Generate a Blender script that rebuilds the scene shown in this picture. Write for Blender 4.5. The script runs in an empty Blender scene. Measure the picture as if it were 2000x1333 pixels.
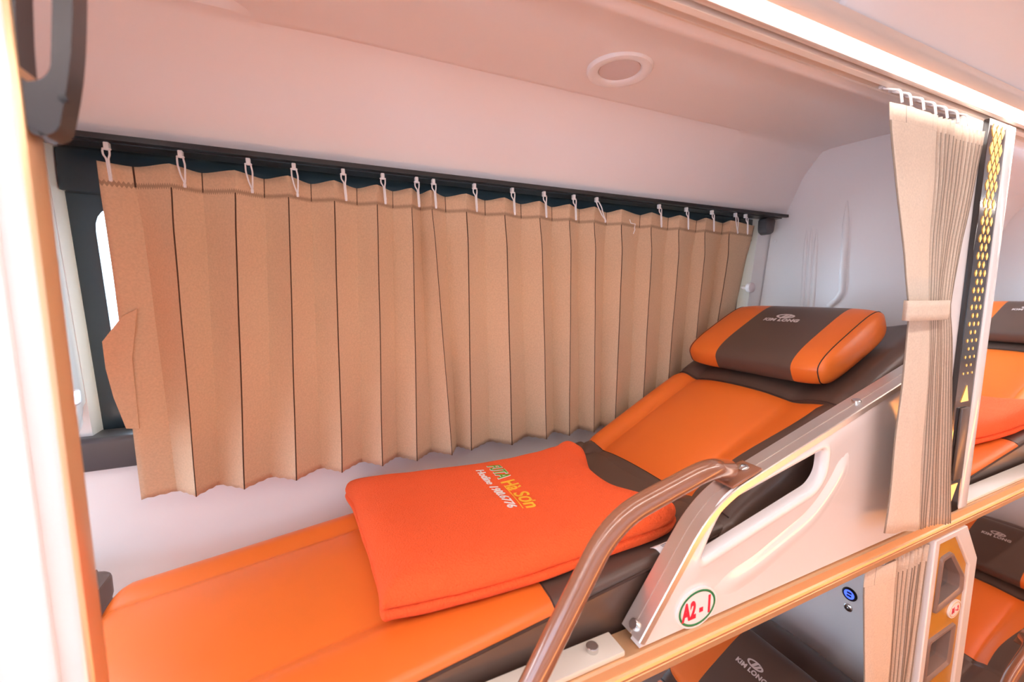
import bpy, bmesh, math, random
from mathutils import Vector, Matrix, noise
random.seed(7)
C = bpy.context.scene.collection
# ------------------------------------------------------------------ camera
FPX = 820.0; PITCH = math.radians(6.6); YAW = math.radians(24.4)
H = 1.90                                   # eye height above the bus floor; geometry below is written with the eye at z = 0
st, ct, sp, cp = math.sin(YAW), math.cos(YAW), math.sin(PITCH), math.cos(PITCH)
FWD = Vector((st*cp, ct*cp, -sp)); RGT = Vector((ct, -st, 0)); UPV = Vector((st*sp, ct*sp, cp))
def ray(px, py): return RGT*((px-1000)/FPX) - UPV*((py-666.5)/FPX) + FWD
def at_x(px, py, x): d = ray(px, py); return d*(x/d.x)
def at_y(px, py, y): d = ray(px, py); return d*(y/d.y)
def at_z(px, py, z): d = ray(px, py); return d*(z/d.z)
LEAN = 0.09
def ywall(z): return 1.03 + LEAN*(0.26-z)  # the side wall leans outwards going down
def at_wall(px, py, off=0.0):
    d = ray(px, py); return d*((1.03+LEAN*0.26+off)/(d.y+LEAN*d.z))

# ------------------------------------------------------------------ materials
def mat(name, col, rough=0.5, metal=0.0, coat=0.0, spec=0.5, bump=None, sheen=0.0, emit=None, trans=0.0, var=0.0):
    m = bpy.data.materials.new(name); m.use_nodes = True
    nt = m.node_tree; b = nt.nodes['Principled BSDF']
    b.inputs['Base Color'].default_value = (*col, 1); b.inputs['Roughness'].default_value = rough
    b.inputs['Metallic'].default_value = metal; b.inputs['Coat Weight'].default_value = coat
    b.inputs['Coat Roughness'].default_value = 0.12
    b.inputs['Specular IOR Level'].default_value = spec
    if sheen:
        b.inputs['Sheen Weight'].default_value = sheen; b.inputs['Sheen Roughness'].default_value = 0.4
        b.inputs['Sheen Tint'].default_value = (*[min(1, c*1.5+.1) for c in col], 1)
    if emit:
        b.inputs['Emission Color'].default_value = (*emit[0], 1); b.inputs['Emission Strength'].default_value = emit[1]
    tc = nt.nodes.new('ShaderNodeTexCoord')
    if bump:
        kind, scale, strength, dist = bump
        if kind == 'noise':
            t = nt.nodes.new('ShaderNodeTexNoise'); t.inputs['Scale'].default_value = scale; t.inputs['Detail'].default_value = 4; out = t.outputs['Fac']
        else:
            t = nt.nodes.new('ShaderNodeTexVoronoi'); t.inputs['Scale'].default_value = scale; t.feature = 'SMOOTH_F1'; out = t.outputs['Distance']
        nt.links.new(tc.outputs['Object'], t.inputs['Vector'])
        bp = nt.nodes.new('ShaderNodeBump'); bp.inputs['Strength'].default_value = strength; bp.inputs['Distance'].default_value = dist
        nt.links.new(out, bp.inputs['Height']); nt.links.new(bp.outputs['Normal'], b.inputs['Normal'])
    if var:
        n = nt.nodes.new('ShaderNodeTexNoise'); n.inputs['Scale'].default_value = 6; n.inputs['Detail'].default_value = 3
        nt.links.new(tc.outputs['Object'], n.inputs['Vector'])
        r = nt.nodes.new('ShaderNodeValToRGB')
        r.color_ramp.elements[0].position = .3; r.color_ramp.elements[1].position = .7
        r.color_ramp.elements[0].color = (*[c*(1-var) for c in col], 1); r.color_ramp.elements[1].color = (*[min(1, c*(1+var)) for c in col], 1)
        nt.links.new(n.outputs['Fac'], r.inputs['Fac']); nt.links.new(r.outputs['Color'], b.inputs['Base Color'])
    return m
M = {}
M['ceil'] = mat('ceiling_plastic', (.86, .80, .785), .42, bump=('noise', 900, .05, .0005))
M['white'] = mat('white_plastic', (.85, .82, .815), .34, bump=('noise', 700, .03, .0005))
M['gloss'] = mat('glossy_white_plastic', (.82, .78, .765), .16, coat=.3)
M['orange'] = mat('orange_leather', (.80, .165, .022), .36, bump=('voronoi', 950, .10, .0006), var=.03)
M['brown'] = mat('brown_leather', (.105, .062, .046), .36, bump=('voronoi', 950, .12, .0006))
M['piping'] = mat('seam_thread', (.05, .022, .014), .7)
M['fleece'] = mat('orange_fleece', (.95, .125, .034), .95, bump=('noise', 300, .8, .0045), sheen=.35, spec=.15)
M['alu'] = mat('satin_aluminium', (.84, .76, .69), .30, metal=.85, bump=('noise', 300, .02, .0003))
M['amber_alu'] = mat('amber_sheen_aluminium', (.86, .54, .30), .32, metal=.6)  # aluminium with the amber aisle reflection put into its base colour
M['trimalu'] = mat('warm_white_aluminium', (.86, .72, .62), .35, metal=.35)
M['cream'] = mat('cream_painted_metal', (.76, .69, .60), .38)
M['steel'] = mat('polished_steel', (.72, .70, .68), .18, metal=1)
M['copper'] = mat('brown_painted_steel', (.29, .115, .062), .18, coat=.8)
M['black'] = mat('black_plastic', (.012, .010, .012), .28)
M['frit'] = mat('dark_tinted_border', (.020, .035, .05), .22, coat=.3)
M['dgrey'] = mat('dark_grey_plastic', (.085, .078, .085), .35)
M['hgrey'] = mat('warm_grey_plastic', (.055, .046, .045), .32)
M['gold'] = mat('amber_painted_panel', (.52, .25, .025), .35, bump=('noise', 500, .03, .0005))
M['taupe'] = mat('taupe_plastic', (.26, .185, .16), .3)
M['plate'] = mat('dark_taupe_plastic', (.12, .085, .07), .3)
M['recess'] = mat('grey_recess_plastic', (.22, .18, .17), .45)
M['hook'] = mat('white_nylon', (.80, .78, .78), .35)
M['signwhite'] = mat('sign_white', (.86, .84, .84), .3)
M['green'] = mat('sign_green', (.01, .22, .075), .4)
M['red'] = mat('sign_red', (.72, .012, .05), .4)
M['logo'] = mat('logo_thread', (.62, .52, .49), .6)
M['thread_green'] = mat('green_embroidery', (.13, .36, .015), .6)
M['thread_yellow'] = mat('yellow_embroidery', (.95, .50, .03), .6)
M['thread_white'] = mat('white_embroidery', (.86, .80, .76), .6)
M['paper'] = mat('white_label_cloth', (.84, .82, .80), .6)
M['ink'] = mat('grey_print', (.25, .22, .22), .7)
M['floor'] = mat('bus_floor_vinyl', (.22, .13, .09), .5, bump=('noise', 200, .1, .001))
M['glassblk'] = mat('black_gloss_strip', (.014, .010, .010), .05, coat=.6)
M['diamond'] = mat('backlit_amber', (.9, .5, .15), .4, emit=((1.0, .46, .13), .72))
M['led'] = mat('led_diffuser', (1, 1, 1), .5, emit=((1.0, .90, .84), 9.0))
M['led2'] = mat('led_diffuser_overhead', (1, 1, 1), .5, emit=((1.0, .90, .84), 24.0))
M['amberled'] = mat('amber_led_strip', (1, .6, .2), .5, emit=((1.0, .38, .09), 10.0))
M['usb'] = mat('blue_usb_glow', (.02, .03, .4), .4, emit=((.05, .10, 1.0), 1.6))
M['lens'] = mat('milky_lens', (.70, .60, .60), .5)

def curtain_mat(name, col, seam=True, lw=.012):
    m = mat(name, col, .9, sheen=.25, spec=.2); nt = m.node_tree; b = nt.nodes['Principled BSDF']
    uv = nt.nodes.new('ShaderNodeUVMap'); sx = nt.nodes.new('ShaderNodeSeparateXYZ'); nt.links.new(uv.outputs['UV'], sx.inputs[0])
    tc = nt.nodes.new('ShaderNodeTexCoord')
    n = nt.nodes.new('ShaderNodeTexNoise'); n.inputs['Scale'].default_value = 260; n.inputs['Detail'].default_value = 6
    nt.links.new(tc.outputs['Object'], n.inputs['Vector'])
    w = nt.nodes.new('ShaderNodeTexWave'); w.inputs['Scale'].default_value = 330; w.inputs['Distortion'].default_value = .6; w.bands_direction = 'DIAGONAL'
    nt.links.new(tc.outputs['Object'], w.inputs['Vector'])
    r = nt.nodes.new('ShaderNodeValToRGB'); r.color_ramp.elements[0].position = .3; r.color_ramp.elements[1].position = .72
    r.color_ramp.elements[0].color = (*[c*.91 for c in col], 1); r.color_ramp.elements[1].color = (*[min(1, c*1.06) for c in col], 1)
    nt.links.new(n.outputs['Fac'], r.inputs['Fac'])
    def math_(op, a, bb=None, cl=False):
        q = nt.nodes.new('ShaderNodeMath'); q.operation = op; q.use_clamp = cl
        for i, v in ((0, a), (1, bb)):
            if v is None: continue
            if hasattr(v, 'links'): nt.links.new(v, q.inputs[i])
            else: q.inputs[i].default_value = v
        return q.outputs[0]
    u, v = sx.outputs[0], sx.outputs[1]           # u: pleat count, whole at each stitched ridge; v: 0 at hem, 1 at header seam, above 1 in the header
    d = math_('ABSOLUTE', math_('SUBTRACT', math_('FRACT', math_('ADD', u, .5)), .5))
    line = math_('LESS_THAN', d, lw)
    line = math_('MULTIPLY', line, math_('LESS_THAN', v, 1.0))
    d2 = math_('ABSOLUTE', math_('SUBTRACT', math_('FRACT', u), .5))
    line2 = math_('MULTIPLY', math_('LESS_THAN', d2, .010), math_('GREATER_THAN', v, 1.0))
    zz = math_('MULTIPLY', math_('PINGPONG', math_('MULTIPLY', u, 30.0), .5), .016)
    hem = math_('LESS_THAN', math_('ABSOLUTE', math_('SUBTRACT', v, math_('ADD', 1.0, zz))), .006)
    tot = math_('MAXIMUM', math_('MAXIMUM', line, line2), math_('MULTIPLY', hem, .45))
    if not seam: tot = math_('MULTIPLY', tot, .62)
    mx = nt.nodes.new('ShaderNodeMix'); mx.data_type = 'RGBA'
    nt.links.new(tot, mx.inputs[0]); nt.links.new(r.outputs['Color'], mx.inputs[6]); mx.inputs[7].default_value = (.07, .035, .022, 1)
    nt.links.new(mx.outputs[2], b.inputs['Base Color'])
    bp = nt.nodes.new('ShaderNodeBump'); bp.inputs['Strength'].default_value = .25; bp.inputs['Distance'].default_value = .0006
    nt.links.new(w.outputs['Fac'], bp.inputs['Height']); nt.links.new(bp.outputs['Normal'], b.inputs['Normal'])
    return m
M['curtain'] = curtain_mat('tan_curtain_cloth', (.66, .46, .30))
M['curtain2'] = curtain_mat('beige_curtain_cloth', (.66, .53, .42), False, .045)

def glass_mat(name='window_glass', tint=(.80, .90, .96, 1)):
    m = bpy.data.materials.new(name); m.use_nodes = True; nt = m.node_tree
    nt.nodes.remove(nt.nodes['Principled BSDF']); o = nt.nodes['Material Output']
    t = nt.nodes.new('ShaderNodeBsdfTransparent'); t.inputs[0].default_value = tint
    g = nt.nodes.new('ShaderNodeBsdfGlossy'); g.inputs['Roughness'].default_value = .03
    f = nt.nodes.new('ShaderNodeFresnel'); f.inputs[0].default_value = 1.45
    x = nt.nodes.new('ShaderNodeMixShader')
    nt.links.new(f.outputs[0], x.inputs[0]); nt.links.new(t.outputs[0], x.inputs[1]); nt.links.new(g.outputs[0], x.inputs[2]); nt.links.new(x.outputs[0], o.inputs[0])
    return m
M['glass'] = glass_mat(); M['tinted'] = glass_mat('tinted_window_glass', (.30, .315, .33, 1))

# ------------------------------------------------------------------ object helpers
def tag(o, label, cat, group=None):
    o['label'] = label; o['category'] = cat
    if group: o['group'] = group
    return o
def thing(name, label, cat, loc, group=None):
    o = bpy.data.objects.new(name, None); C.objects.link(o); o.empty_display_size = .05
    o.location = (loc[0], loc[1], loc[2]+H); return tag(o, label, cat, group)
def wloc(o):
    v = Vector((0, 0, 0))
    while o is not None: v += o.location; o = o.parent
    return v
def obj(name, bm, m, parent=None, smooth=True, ang=40):
    """bm is written in eye-relative coordinates; the mesh is re-centred on its parent (or its own foot)."""
    bmesh.ops.recalc_face_normals(bm, faces=bm.faces)
    me = bpy.data.meshes.new(name)
    if parent is None:
        xs = [v.co.x for v in bm.verts]; ys = [v.co.y for v in bm.verts]; zs = [v.co.z for v in bm.verts]
        org = Vector(((min(xs)+max(xs))/2, (min(ys)+max(ys))/2, min(zs)+H))
    else: org = wloc(parent)
    bmesh.ops.translate(bm, verts=bm.verts, vec=Vector((0, 0, H))-org)
    if smooth:
        for f in bm.faces: f.smooth = True
        ca = math.radians(ang)
        for e in bm.edges:
            if len(e.link_faces) == 2 and e.calc_face_angle(0) > ca: e.smooth = False
    bm.to_mesh(me); bm.free()
    o = bpy.data.objects.new(name, me); C.objects.link(o)
    me.materials.append(m)
    if parent is None: o.location = org
    else: o.parent = parent
    return o
def struct(name, bm, m, parent=None, **k):
    o = obj(name, bm, m, parent, **k)
    if parent is None: o['kind'] = 'structure'
    return o
def solid(o, t, off=0):
    s = o.modifiers.new('thickness', 'SOLIDIFY'); s.thickness = t; s.offset = off; return o
def copy_tree(o, d=(0, 0, 0), parent=None):
    c = o.copy(); C.objects.link(c)
    if parent is not None: c.parent = parent
    else: c.location = o.location + Vector(d)
    for ch in o.children: copy_tree(ch, parent=c)
    return c
# mesh builders
def box(bm, c, s, bev=0.0, seg=2, rot=None):
    r = bmesh.ops.create_cube(bm, size=1)
    vs = r['verts']; bmesh.ops.scale(bm, verts=vs, vec=s)
    if bev:
        es = list({e for v in vs for e in v.link_edges})
        rr = bmesh.ops.bevel(bm, geom=es, offset=bev, segments=seg, profile=.5, affect='EDGES'); vs = list({v for f in rr['faces'] for v in f.verts} | {v for v in vs if v.is_valid})
    if rot is not None: bmesh.ops.rotate(bm, verts=vs, cent=(0, 0, 0), matrix=rot)
    bmesh.ops.translate(bm, verts=vs, vec=c); return bm
def mbox(lo, hi, bev=0.0, seg=2):
    bm = bmesh.new(); lo = Vector(lo); hi = Vector(hi); return box(bm, (lo+hi)/2, hi-lo, bev, seg)
def grid(bm, P, closed_u=False, closed_v=False, uv=None):
    n, m = len(P), len(P[0]); V = [[bm.verts.new(p) for p in row] for row in P]
    lay = bm.loops.layers.uv.verify() if uv else None
    for i in range(n if closed_u else n-1):
        for j in range(m if closed_v else m-1):
            i2, j2 = (i+1) % n, (j+1) % m
            f = bm.faces.new((V[i][j], V[i2][j], V[i2][j2], V[i][j2]))
            if uv:
                for l, (a, b) in zip(f.loops, ((i, j), (i2, j), (i2, j2), (i, j2))): l[lay].uv = uv[a][b]
    return V
def sweep_x(bm, prof, x0, x1, closed=False, n=1):
    """profile of (y, z) points dragged along x"""
    P = [[(x0+(x1-x0)*i/n, y, z) for (y, z) in prof] for i in range(n+1)]
    V = grid(bm, P, closed_v=closed)
    if closed: bm.faces.new(V[0]); bm.faces.new(V[-1][::-1])
    return bm
def prism(bm, pts, d, bev=0.0, seg=2):
    """polygon of 3D points pushed along d"""
    d = Vector(d); a = [bm.verts.new(p) for p in pts]; b = [bm.verts.new(Vector(p)+d) for p in pts]; n = len(pts)
    fs = [bm.faces.new(a), bm.faces.new(b[::-1])]
    for i in range(n): fs.append(bm.faces.new((a[i], b[i], b[(i+1) % n], a[(i+1) % n])))
    if bev:
        es = [e for f in fs[:2] for e in f.edges]
        bmesh.ops.bevel(bm, geom=es, offset=bev, segments=seg, profile=.5, affect='EDGES')
    return bm
def fillet(pts, rs, n=8, closed=False):
    out = []; N = len(pts); pts = [Vector(p) for p in pts]
    for i in range(N):
        r = rs[i] if isinstance(rs, (list, tuple)) else rs
        if (not closed and i in (0, N-1)) or r <= 0: out.append(pts[i].copy()); continue
        a, b, c = pts[i-1], pts[i], pts[(i+1) % N]
        u = (a-b); v = (c-b); t = min(r, u.length*.49, v.length*.49); p0 = b+u.normalized()*t; p1 = b+v.normalized()*t
        for k in range(n+1):
            s = k/n; out.append(p0*(1-s)**2+b*2*s*(1-s)+p1*s*s)
    return out
def tube(bm, path, r, n=14, cap=True, flat=None):
    path = [Vector(p) for p in path]; rings = []; up = None
    for i, p in enumerate(path):
        t = (path[min(i+1, len(path)-1)]-path[max(i-1, 0)]).normalized()
        if up is None: up = t.orthogonal().normalized()
        up = (up-t*up.dot(t)).normalized(); s = t.cross(up)
        rr = r(i/(len(path)-1)) if callable(r) else r
        rings.append([p+(up*math.cos(a)+s*math.sin(a))*rr for a in [2*math.pi*k/n for k in range(n)]])
    V = grid(bm, rings, closed_v=True)
    if cap: bm.faces.new(V[0]); bm.faces.new(V[-1][::-1])
    return bm
def lathe(bm, prof, c, axis=(0, 0, 1), n=40):
    """prof: (radius, height along axis) list"""
    ax = Vector(axis).normalized(); u = ax.orthogonal().normalized(); v = ax.cross(u); c = Vector(c)
    P = [[c+ax*h+(u*math.cos(2*math.pi*k/n)+v*math.sin(2*math.pi*k/n))*max(r, 1e-5) for k in range(n)] for r, h in prof]
    V = grid(bm, P, closed_v=True)
    for row in (V[0], V[-1]):
        try: bm.faces.new(row)
        except ValueError: pass
    return bm
def text_bm(s, size, fn, ext=.0006, bold=0.0, shear=0.0, align='LEFT', space=1.0):
    """text laid flat in (u, v), each vertex carried to 3D by fn(u, v, w)"""
    cu = bpy.data.curves.new('t', 'FONT'); cu.body = s; cu.size = size; cu.extrude = ext; cu.offset = bold; cu.shear = shear
    cu.align_x = align; cu.space_character = space; cu.resolution_u = 4
    o = bpy.data.objects.new('t', cu); C.objects.link(o)
    dg = bpy.context.evaluated_depsgraph_get(); dg.update()
    me = bpy.data.meshes.new_from_object(o.evaluated_get(dg))
    bm = bmesh.new(); bm.from_mesh(me); bmesh.ops.remove_doubles(bm, verts=bm.verts, dist=1e-6)
    bpy.data.objects.remove(o); bpy.data.curves.remove(cu); bpy.data.meshes.remove(me)
    for v in bm.verts: v.co = fn(v.co.x, v.co.y, v.co.z)
    return bm
def lerp(a, b, t): return a+(b-a)*t
def smooth01(t): t = max(0, min(1, t)); return t*t*(3-2*t)
def interp(tab, x):
    if x <= tab[0][0]: return tab[0][1]
    for (a, b), (c, d) in zip(tab, tab[1:]):
        if x <= c: return lerp(b, d, (x-a)/(c-a))
    return tab[-1][1]

X0, X1 = -2.3, 5.2      # the stretch of bus that is built
PER = 1.69              # one berth to the next along the bus
DROP = -1.07            # upper to lower deck

# ------------------------------------------------------------------ room shell
struct('floor', mbox((X0, -1.6, -H-.06), (X1, 1.25, -H)), M['floor'])
zf = -H
# side wall: white below and above the windows, with openings
def wall_strip(z0, z1, x0, x1):
    bm = bmesh.new()
    prism(bm, [(x0, ywall(z0), z0), (x0, ywall(z1), z1), (x0, ywall(z1)+.06, z1), (x0, ywall(z0)+.06, z0)], (x1-x0, 0, 0)); return bm
bm = bmesh.new()
WZ0, WZ1 = -.30, .30
def ws(z0, z1, x0, x1):
    prism(bm, [(x0, ywall(z0), z0), (x0, ywall(z1), z1), (x0, ywall(z1)+.08, z1), (x0, ywall(z0)+.08, z0)], (x1-x0, 0, 0))
LZ0, LZ1 = -1.36, -.86
ws(zf, LZ0, X0, X1); ws(LZ1, WZ0, X0, X1); ws(WZ1, .62, X0, X1)
WIN = [(-.425+PER*k, 1.462+PER*k) for k in (-1, 0, 1)]
WIN = [(-2.1, -.56), (-.425, 1.435), (1.60, 3.12)]
ed = [X0]+[e for w in WIN for e in w]+[X1]
for a, b in zip(ed[0::2], ed[1::2]): ws(WZ0, WZ1, a, b); ws(LZ0, LZ1, a, b)
struct('wall_window', bm, M['white'], ang=30)

# windows: dark printed border round clear glass
for n, (a, b) in enumerate(WIN, 1):
    if n == 1: continue
    bm = bmesh.new()
    za, zb = WZ0, WZ1; yo = .045
    def quad(x0, z0, x1, z1):
        prism(bm, [(x0, ywall(z0)+yo, z0), (x0, ywall(z1)+yo, z1), (x1, ywall(z1)+yo, z1), (x1, ywall(z0)+yo, z0)], (0, .006, 0))
    ix0, ix1, iz0, iz1 = a+((at_wall(194, 480, .05).x+.425) if n == 2 else .05), b-.10, za+.035, at_wall(200, 402, .05).z
    # rounded inner opening
    outer = [(a, za), (b, za), (b, zb), (a, zb)]
    inner = [(p.x, p.y) for p in fillet([(ix0, iz0, 0), (ix1, iz0, 0), (ix1, iz1, 0), (ix0, iz1, 0)], .05, 6, True)]
    ov = [bm.verts.new((x, ywall(z)+yo, z)) for x, z in outer]; iv = [bm.verts.new((x, ywall(z)+yo, z)) for x, z in inner]
    es = [bm.edges.new((L[i], L[(i+1) % len(L)])) for L in (ov, iv) for i in range(len(L))]
    bmesh.ops.triangle_fill(bm, use_beauty=True, edges=es)
    w = struct('window_%d' % n, bm, M['frit'], smooth=False); solid(w, .006, 1)
    bm = bmesh.new(); prism(bm, [(ix0-.02, ywall(iz0-.02)+yo+.008, iz0-.02), (ix0-.02, ywall(iz1+.02)+yo+.008, iz1+.02), (ix1+.02, ywall(iz1+.02)+yo+.008, iz1+.02), (ix1+.02, ywall(iz0-.02)+yo+.008, iz0-.02)], (0, .005, 0))
    g = struct('glass_pane', bm, M['glass'], w, smooth=False)
    # horizontal dark bar across the head of the window
    bm = bmesh.new(); zt = .185
    prism(bm, [(a+.002, ywall(zt)+.018, zt), (a+.002, ywall(zt)+.018, zt+.075), (a+.002, ywall(zt)+.044, zt+.075), (a+.002, ywall(zt)+.044, zt)], (b-a-.004, 0, 0), .004)
    struct('window_bar', bm, M['frit'], w)
for n, (a, b) in enumerate(WIN[1:], 6):
    bm = bmesh.new(); prism(bm, [(a, ywall(LZ0)+.05, LZ0), (a, ywall(LZ1)+.05, LZ1), (b, ywall(LZ1)+.05, LZ1), (b, ywall(LZ0)+.05, LZ0)], (0, .005, 0))
    struct('window_%d' % n, bm, M['tinted'], smooth=False)
# dark grey ledge below the windows
bm = bmesh.new(); zl0, zl1 = -.352, -.283
pr = fillet([(0, ywall(zl0)+.0, zl0), (0, ywall(zl0)-.022, zl0), (0, ywall(zl1)-.026, zl1), (0, ywall(zl1)+.04, zl1)], [0, .006, .012, 0], 5)
sweep_x(bm, [(p.y, p.z) for p in pr], X0, 1.49, True)
struct('trim_1', bm, M['dgrey'])

# ceiling over the berth: one moulded section (y, z)
sec = [(.4935, .4150), (.4945, .4070), (.498, .4045), (.506, .4040), (.513, .4020), (.519, .3985), (.525, .3970), (.532, .3985), (.542, .4040), (.558, .4130), (.580, .4235), (.605, .4340), (.632, .4425), (.66, .4475), (.70, .450), (.74, .4515), (.78, .453), (.82, .454), (.845, .4545), (.850, .4545), (.858, .454), (.864, .4525), (.876, .4515), (.884, .4445), (.905, .4185), (.926, .3925), (.936, .376), (.946, .352), (.958, .325), (.970, .297), (.978, .279), (.981, .270), (.990, .266), (1.02, .267), (1.034, .290)]
bm = bmesh.new(); nx = 470; P = []
def recess(x):      # the middle of each berth's ceiling is pressed up into a shallow dish
    k = (x+.08) % PER if x > -.1 else 0
    return smooth01((x+.16)/.22)*smooth01((1.13-x)/.03)
for i in range(nx+1):
    x = lerp(X0, X1, i/nx); row = []
    for y, z in sec:
        k = recess(x)
        dz = 0
        if .86 < y < .93: dz = .010*k*math.sin((y-.86)/.07*math.pi)
        if .56 < y < .856: dz += .013*smooth01((-.085-.8*(.85-y)-x)/.02)*smooth01((.856-y)/.006)*smooth01((y-.57)/.02)
        row.append((x, y, z+dz))
    P.append(row)
grid(bm, P)
struct('ceiling', bm, M['ceil'])
# aisle ceiling: two panels meeting in a rounded joint
def aisle_panel(x0, x1, dz, rnd):
    bm = bmesh.new(); P = []
    pr = [(.418, .412), (.410, .430), (.385, .455), (.34, .478), (.27, .492), (.20, .497), (.10, .492), (.05, .45), (.045, .41)]
    pr = fillet([(0, y, z) for y, z in pr], .02, 4)
    for i in range(53):
        t = (i/4*.0035/4 if i < 12 else lerp(.0105/4, 1, (i-12)/40)) if rnd else i/52; x = lerp(x0, x1, t); row = []
        for p in pr:
            xx = x
            e = max(0, 1-(x-x0)/.016) if rnd else 0
            z = p.z+dz+.022*e*e
            wv = 0
            if rnd:
                s = smooth01((x-1.15)/.35)
                wv = -.018*s*smooth01((.40-p.y)/.05)*smooth01((p.y-.07)/.05)
            row.append((xx+(.04*(.36-p.y)/.3 if rnd and t < .3 else 0)*(1-t/.3 if t < .3 else 0), p.y, z+wv))
        P.append(row)
    grid(bm, P); return bm
for nm, a, b, dz, r in (('ceiling_aisle', X0, .718, .003, False), ('ceiling_aisle_rear', .721, X1, -.009, True)):
    struct(nm, aisle_panel(a, b, dz, r), M['ceil'])
# rest of the shell
bm = bmesh.new(); box(bm, ((X0+X1)/2, -1.38, (-H-.40)/2), (X1-X0, .04, H-.40)); box(bm, ((X0+X1)/2, -1.38, .52), (X1-X0, .04, .16))
for xx in (X0+.05, -.6, 1.1, 2.8, X1-.05): box(bm, (xx, -1.38, .02), (.10, .04, .84))
struct('wall_far', bm, M['white'], smooth=False)
struct('window_4', mbox((X0, -1.372, -.40), (X1, -1.366, .44)), M['tinted'], smooth=False)
struct('bounce_platform_middle', mbox((X0+.3, -.72, -.75), (X1-.3, -.10, -.56), .03, 3), mat('warm_bounce_cloth', (.75, .54, .47), .8))  # unseen middle-row slab, added and coloured to bounce warm light upwards
struct('ceiling_middle', mbox((X0, -1.36, .44), (X1, -.02, .47)), M['ceil'])
bm = bmesh.new(); box(bm, (X0-.025, -.1, (-H-.9)/2), (.05, 2.6, H-.9)); box(bm, (X0-.025, -.1, .52), (.05, 2.6, .2))
struct('wall_front', bm, M['white'], smooth=False)
struct('window_5', mbox((X0-.03, -1.4, -.9), (X0-.02, 1.2, .42)), glass_mat('windshield_glass', (.55, .60, .66, 1)), smooth=False)
struct('wall_rear', mbox((X1, -1.4, -H), (X1+.05, 1.2, .62)), M['white'])
struct('ceiling_outer', mbox((X0-.05, -1.4, .60), (X1+.05, 1.25, .64)), M['white'])

# head-end partition, with pressed ribs
def partition(xf, z0=zf):
    bm = bmesh.new()
    out = [(y, z-.002) for y, z in sec if .52 <= y <= .979]
    pts = [(xf, .47, z0), (xf, .47, .42)]+[(xf, y, z+.004) for y, z in out]+[(xf, ywall(.26)-.004, .268), (xf, ywall(z0)-.004, z0)]
    prism(bm, pts, (.035, 0, 0))
    return bm
def part_ribs(xf):
    bm = bmesh.new()
    for px, py0, py1, r in ((1576, 445, 640, .0065), (1586, 440, 640, .0065), (1596, 445, 640, .0065), (1655, 392, 600, .010)):
        a = at_x(px, py0, 1.5); b = at_x(px-12, py1, 1.5); n = 14
        path = [a.lerp(b, k/n) for k in range(n+1)]
        for p in path: p.x = xf+.0015
        if r > .006: path[-1].y += .035; path[-2].y += .012
        tube(bm, path, lambda t, r=r: r*min(1, .25+4*t, ) , 10)
    return bm
XF = 1.50
w = struct('wall_head', partition(XF, -.30), M['white'], ang=25)
bmr = part_ribs(XF); struct('rib', bmr, M['white'], w)
w2 = struct('wall_head_far', partition(XF+PER, -.30), M['white'], ang=25)
def partition_low(xf):
    bm = bmesh.new(); z0, z1 = -.30+DROP, -.625
    prism(bm, [(xf, .505, z0), (xf, .505, z1), (xf, ywall(z1)-.004, z1), (xf, ywall(z0)-.004, z0)], (.035, 0, 0), .004); return bm
struct('wall_head_lower', partition_low(XF), M['white'], ang=25)
struct('wall_head_lower_far', partition_low(XF+PER), M['white'], ang=25)

# foot-end partition: white moulded panel with a rounded lower corner, hung above the footwell
def foot_panel(x):
    bm = bmesh.new()
    pts = [(x, .52, .43), (x, .85, .43), (x, .93, .36), (x, .975, .27), (x, ywall(.25)-.004, .255), (x, ywall(-.26)-.006, -.235), (x, .99, -.292), (x, .52, -.33)]
    pts = fillet(pts, [.02, .04, .03, 0, .01, .035, .04, .02], 6, True)
    prism(bm, pts, (-.05, 0, 0), .012, 3); return bm
fp = struct('wall_foot', foot_panel(-.425), M['gloss'])
bm = bmesh.new()
prism(bm, fillet([(-.424, .70, .13), (-.424, ywall(.1)-.05, .13), (-.424, ywall(-.18)-.06, -.19), (-.424, .70, -.19)], .02, 5, True), (.007, 0, 0), .003)
struct('inset', bm, M['orange'], fp)  # orange reflection in the recess, put in as surface colour
bm = bmesh.new(); box(bm, (-.418, ywall(-.2)-.075, -.19), (.016, .05, .03), .006, 3); struct('inset_lip', bm, M['gloss'], fp)

# ------------------------------------------------------------------ LED strips and lamp
def led(y, label, x0=X0, x1=X1):
    t = thing('ceiling_light_strip', label, 'light', (1.0, y, .385), None)
    s = 1
    bm = bmesh.new()
    zt = .4155 if y > .2 else .4395
    hz = [(y+.026, zt), (y+.026, .394), (y+.0175, .392), (y+.0150, .393), (y+.0150, .402), (y-.0150, .402), (y-.0150, .3935), (y-.0175, .3925), (y-.028, .400), (y-.032, .410), (y-.032, zt)]
    sweep_x(bm, hz, x0, x1, True); obj('housing', bm, M['trimalu'], t)
    bm = bmesh.new(); sweep_x(bm, [(y+.0148, .4015), (y+.0148, .3975), (y+.009, .3965), (y-.009, .3965), (y-.0148, .3975), (y-.0148, .4015)], x0, x1, True); obj('diffuser', bm, M['led'] if y > .2 else M['led2'], t)
    return t
led(.437, 'long glowing white LED strip along the ceiling edge above the tied curtain', -2.2, 5.1)
led(.01, 'white LED strip along the far side of the aisle ceiling, overhead', -2.2, 5.1)
# curtain track beside the strip
bm = bmesh.new()
sweep_x(bm, [(.4685, .4155), (.4685, .389), (.476, .386), (.478, .397), (.488, .397), (.489, .388), (.493, .388), (.493, .4155)], -2.2, 5.1, True)
tr = obj('curtain_track', bm, M['trimalu']); tag(tr, 'narrow champagne curtain track running beside the glowing ceiling strip', 'curtain track')
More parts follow.
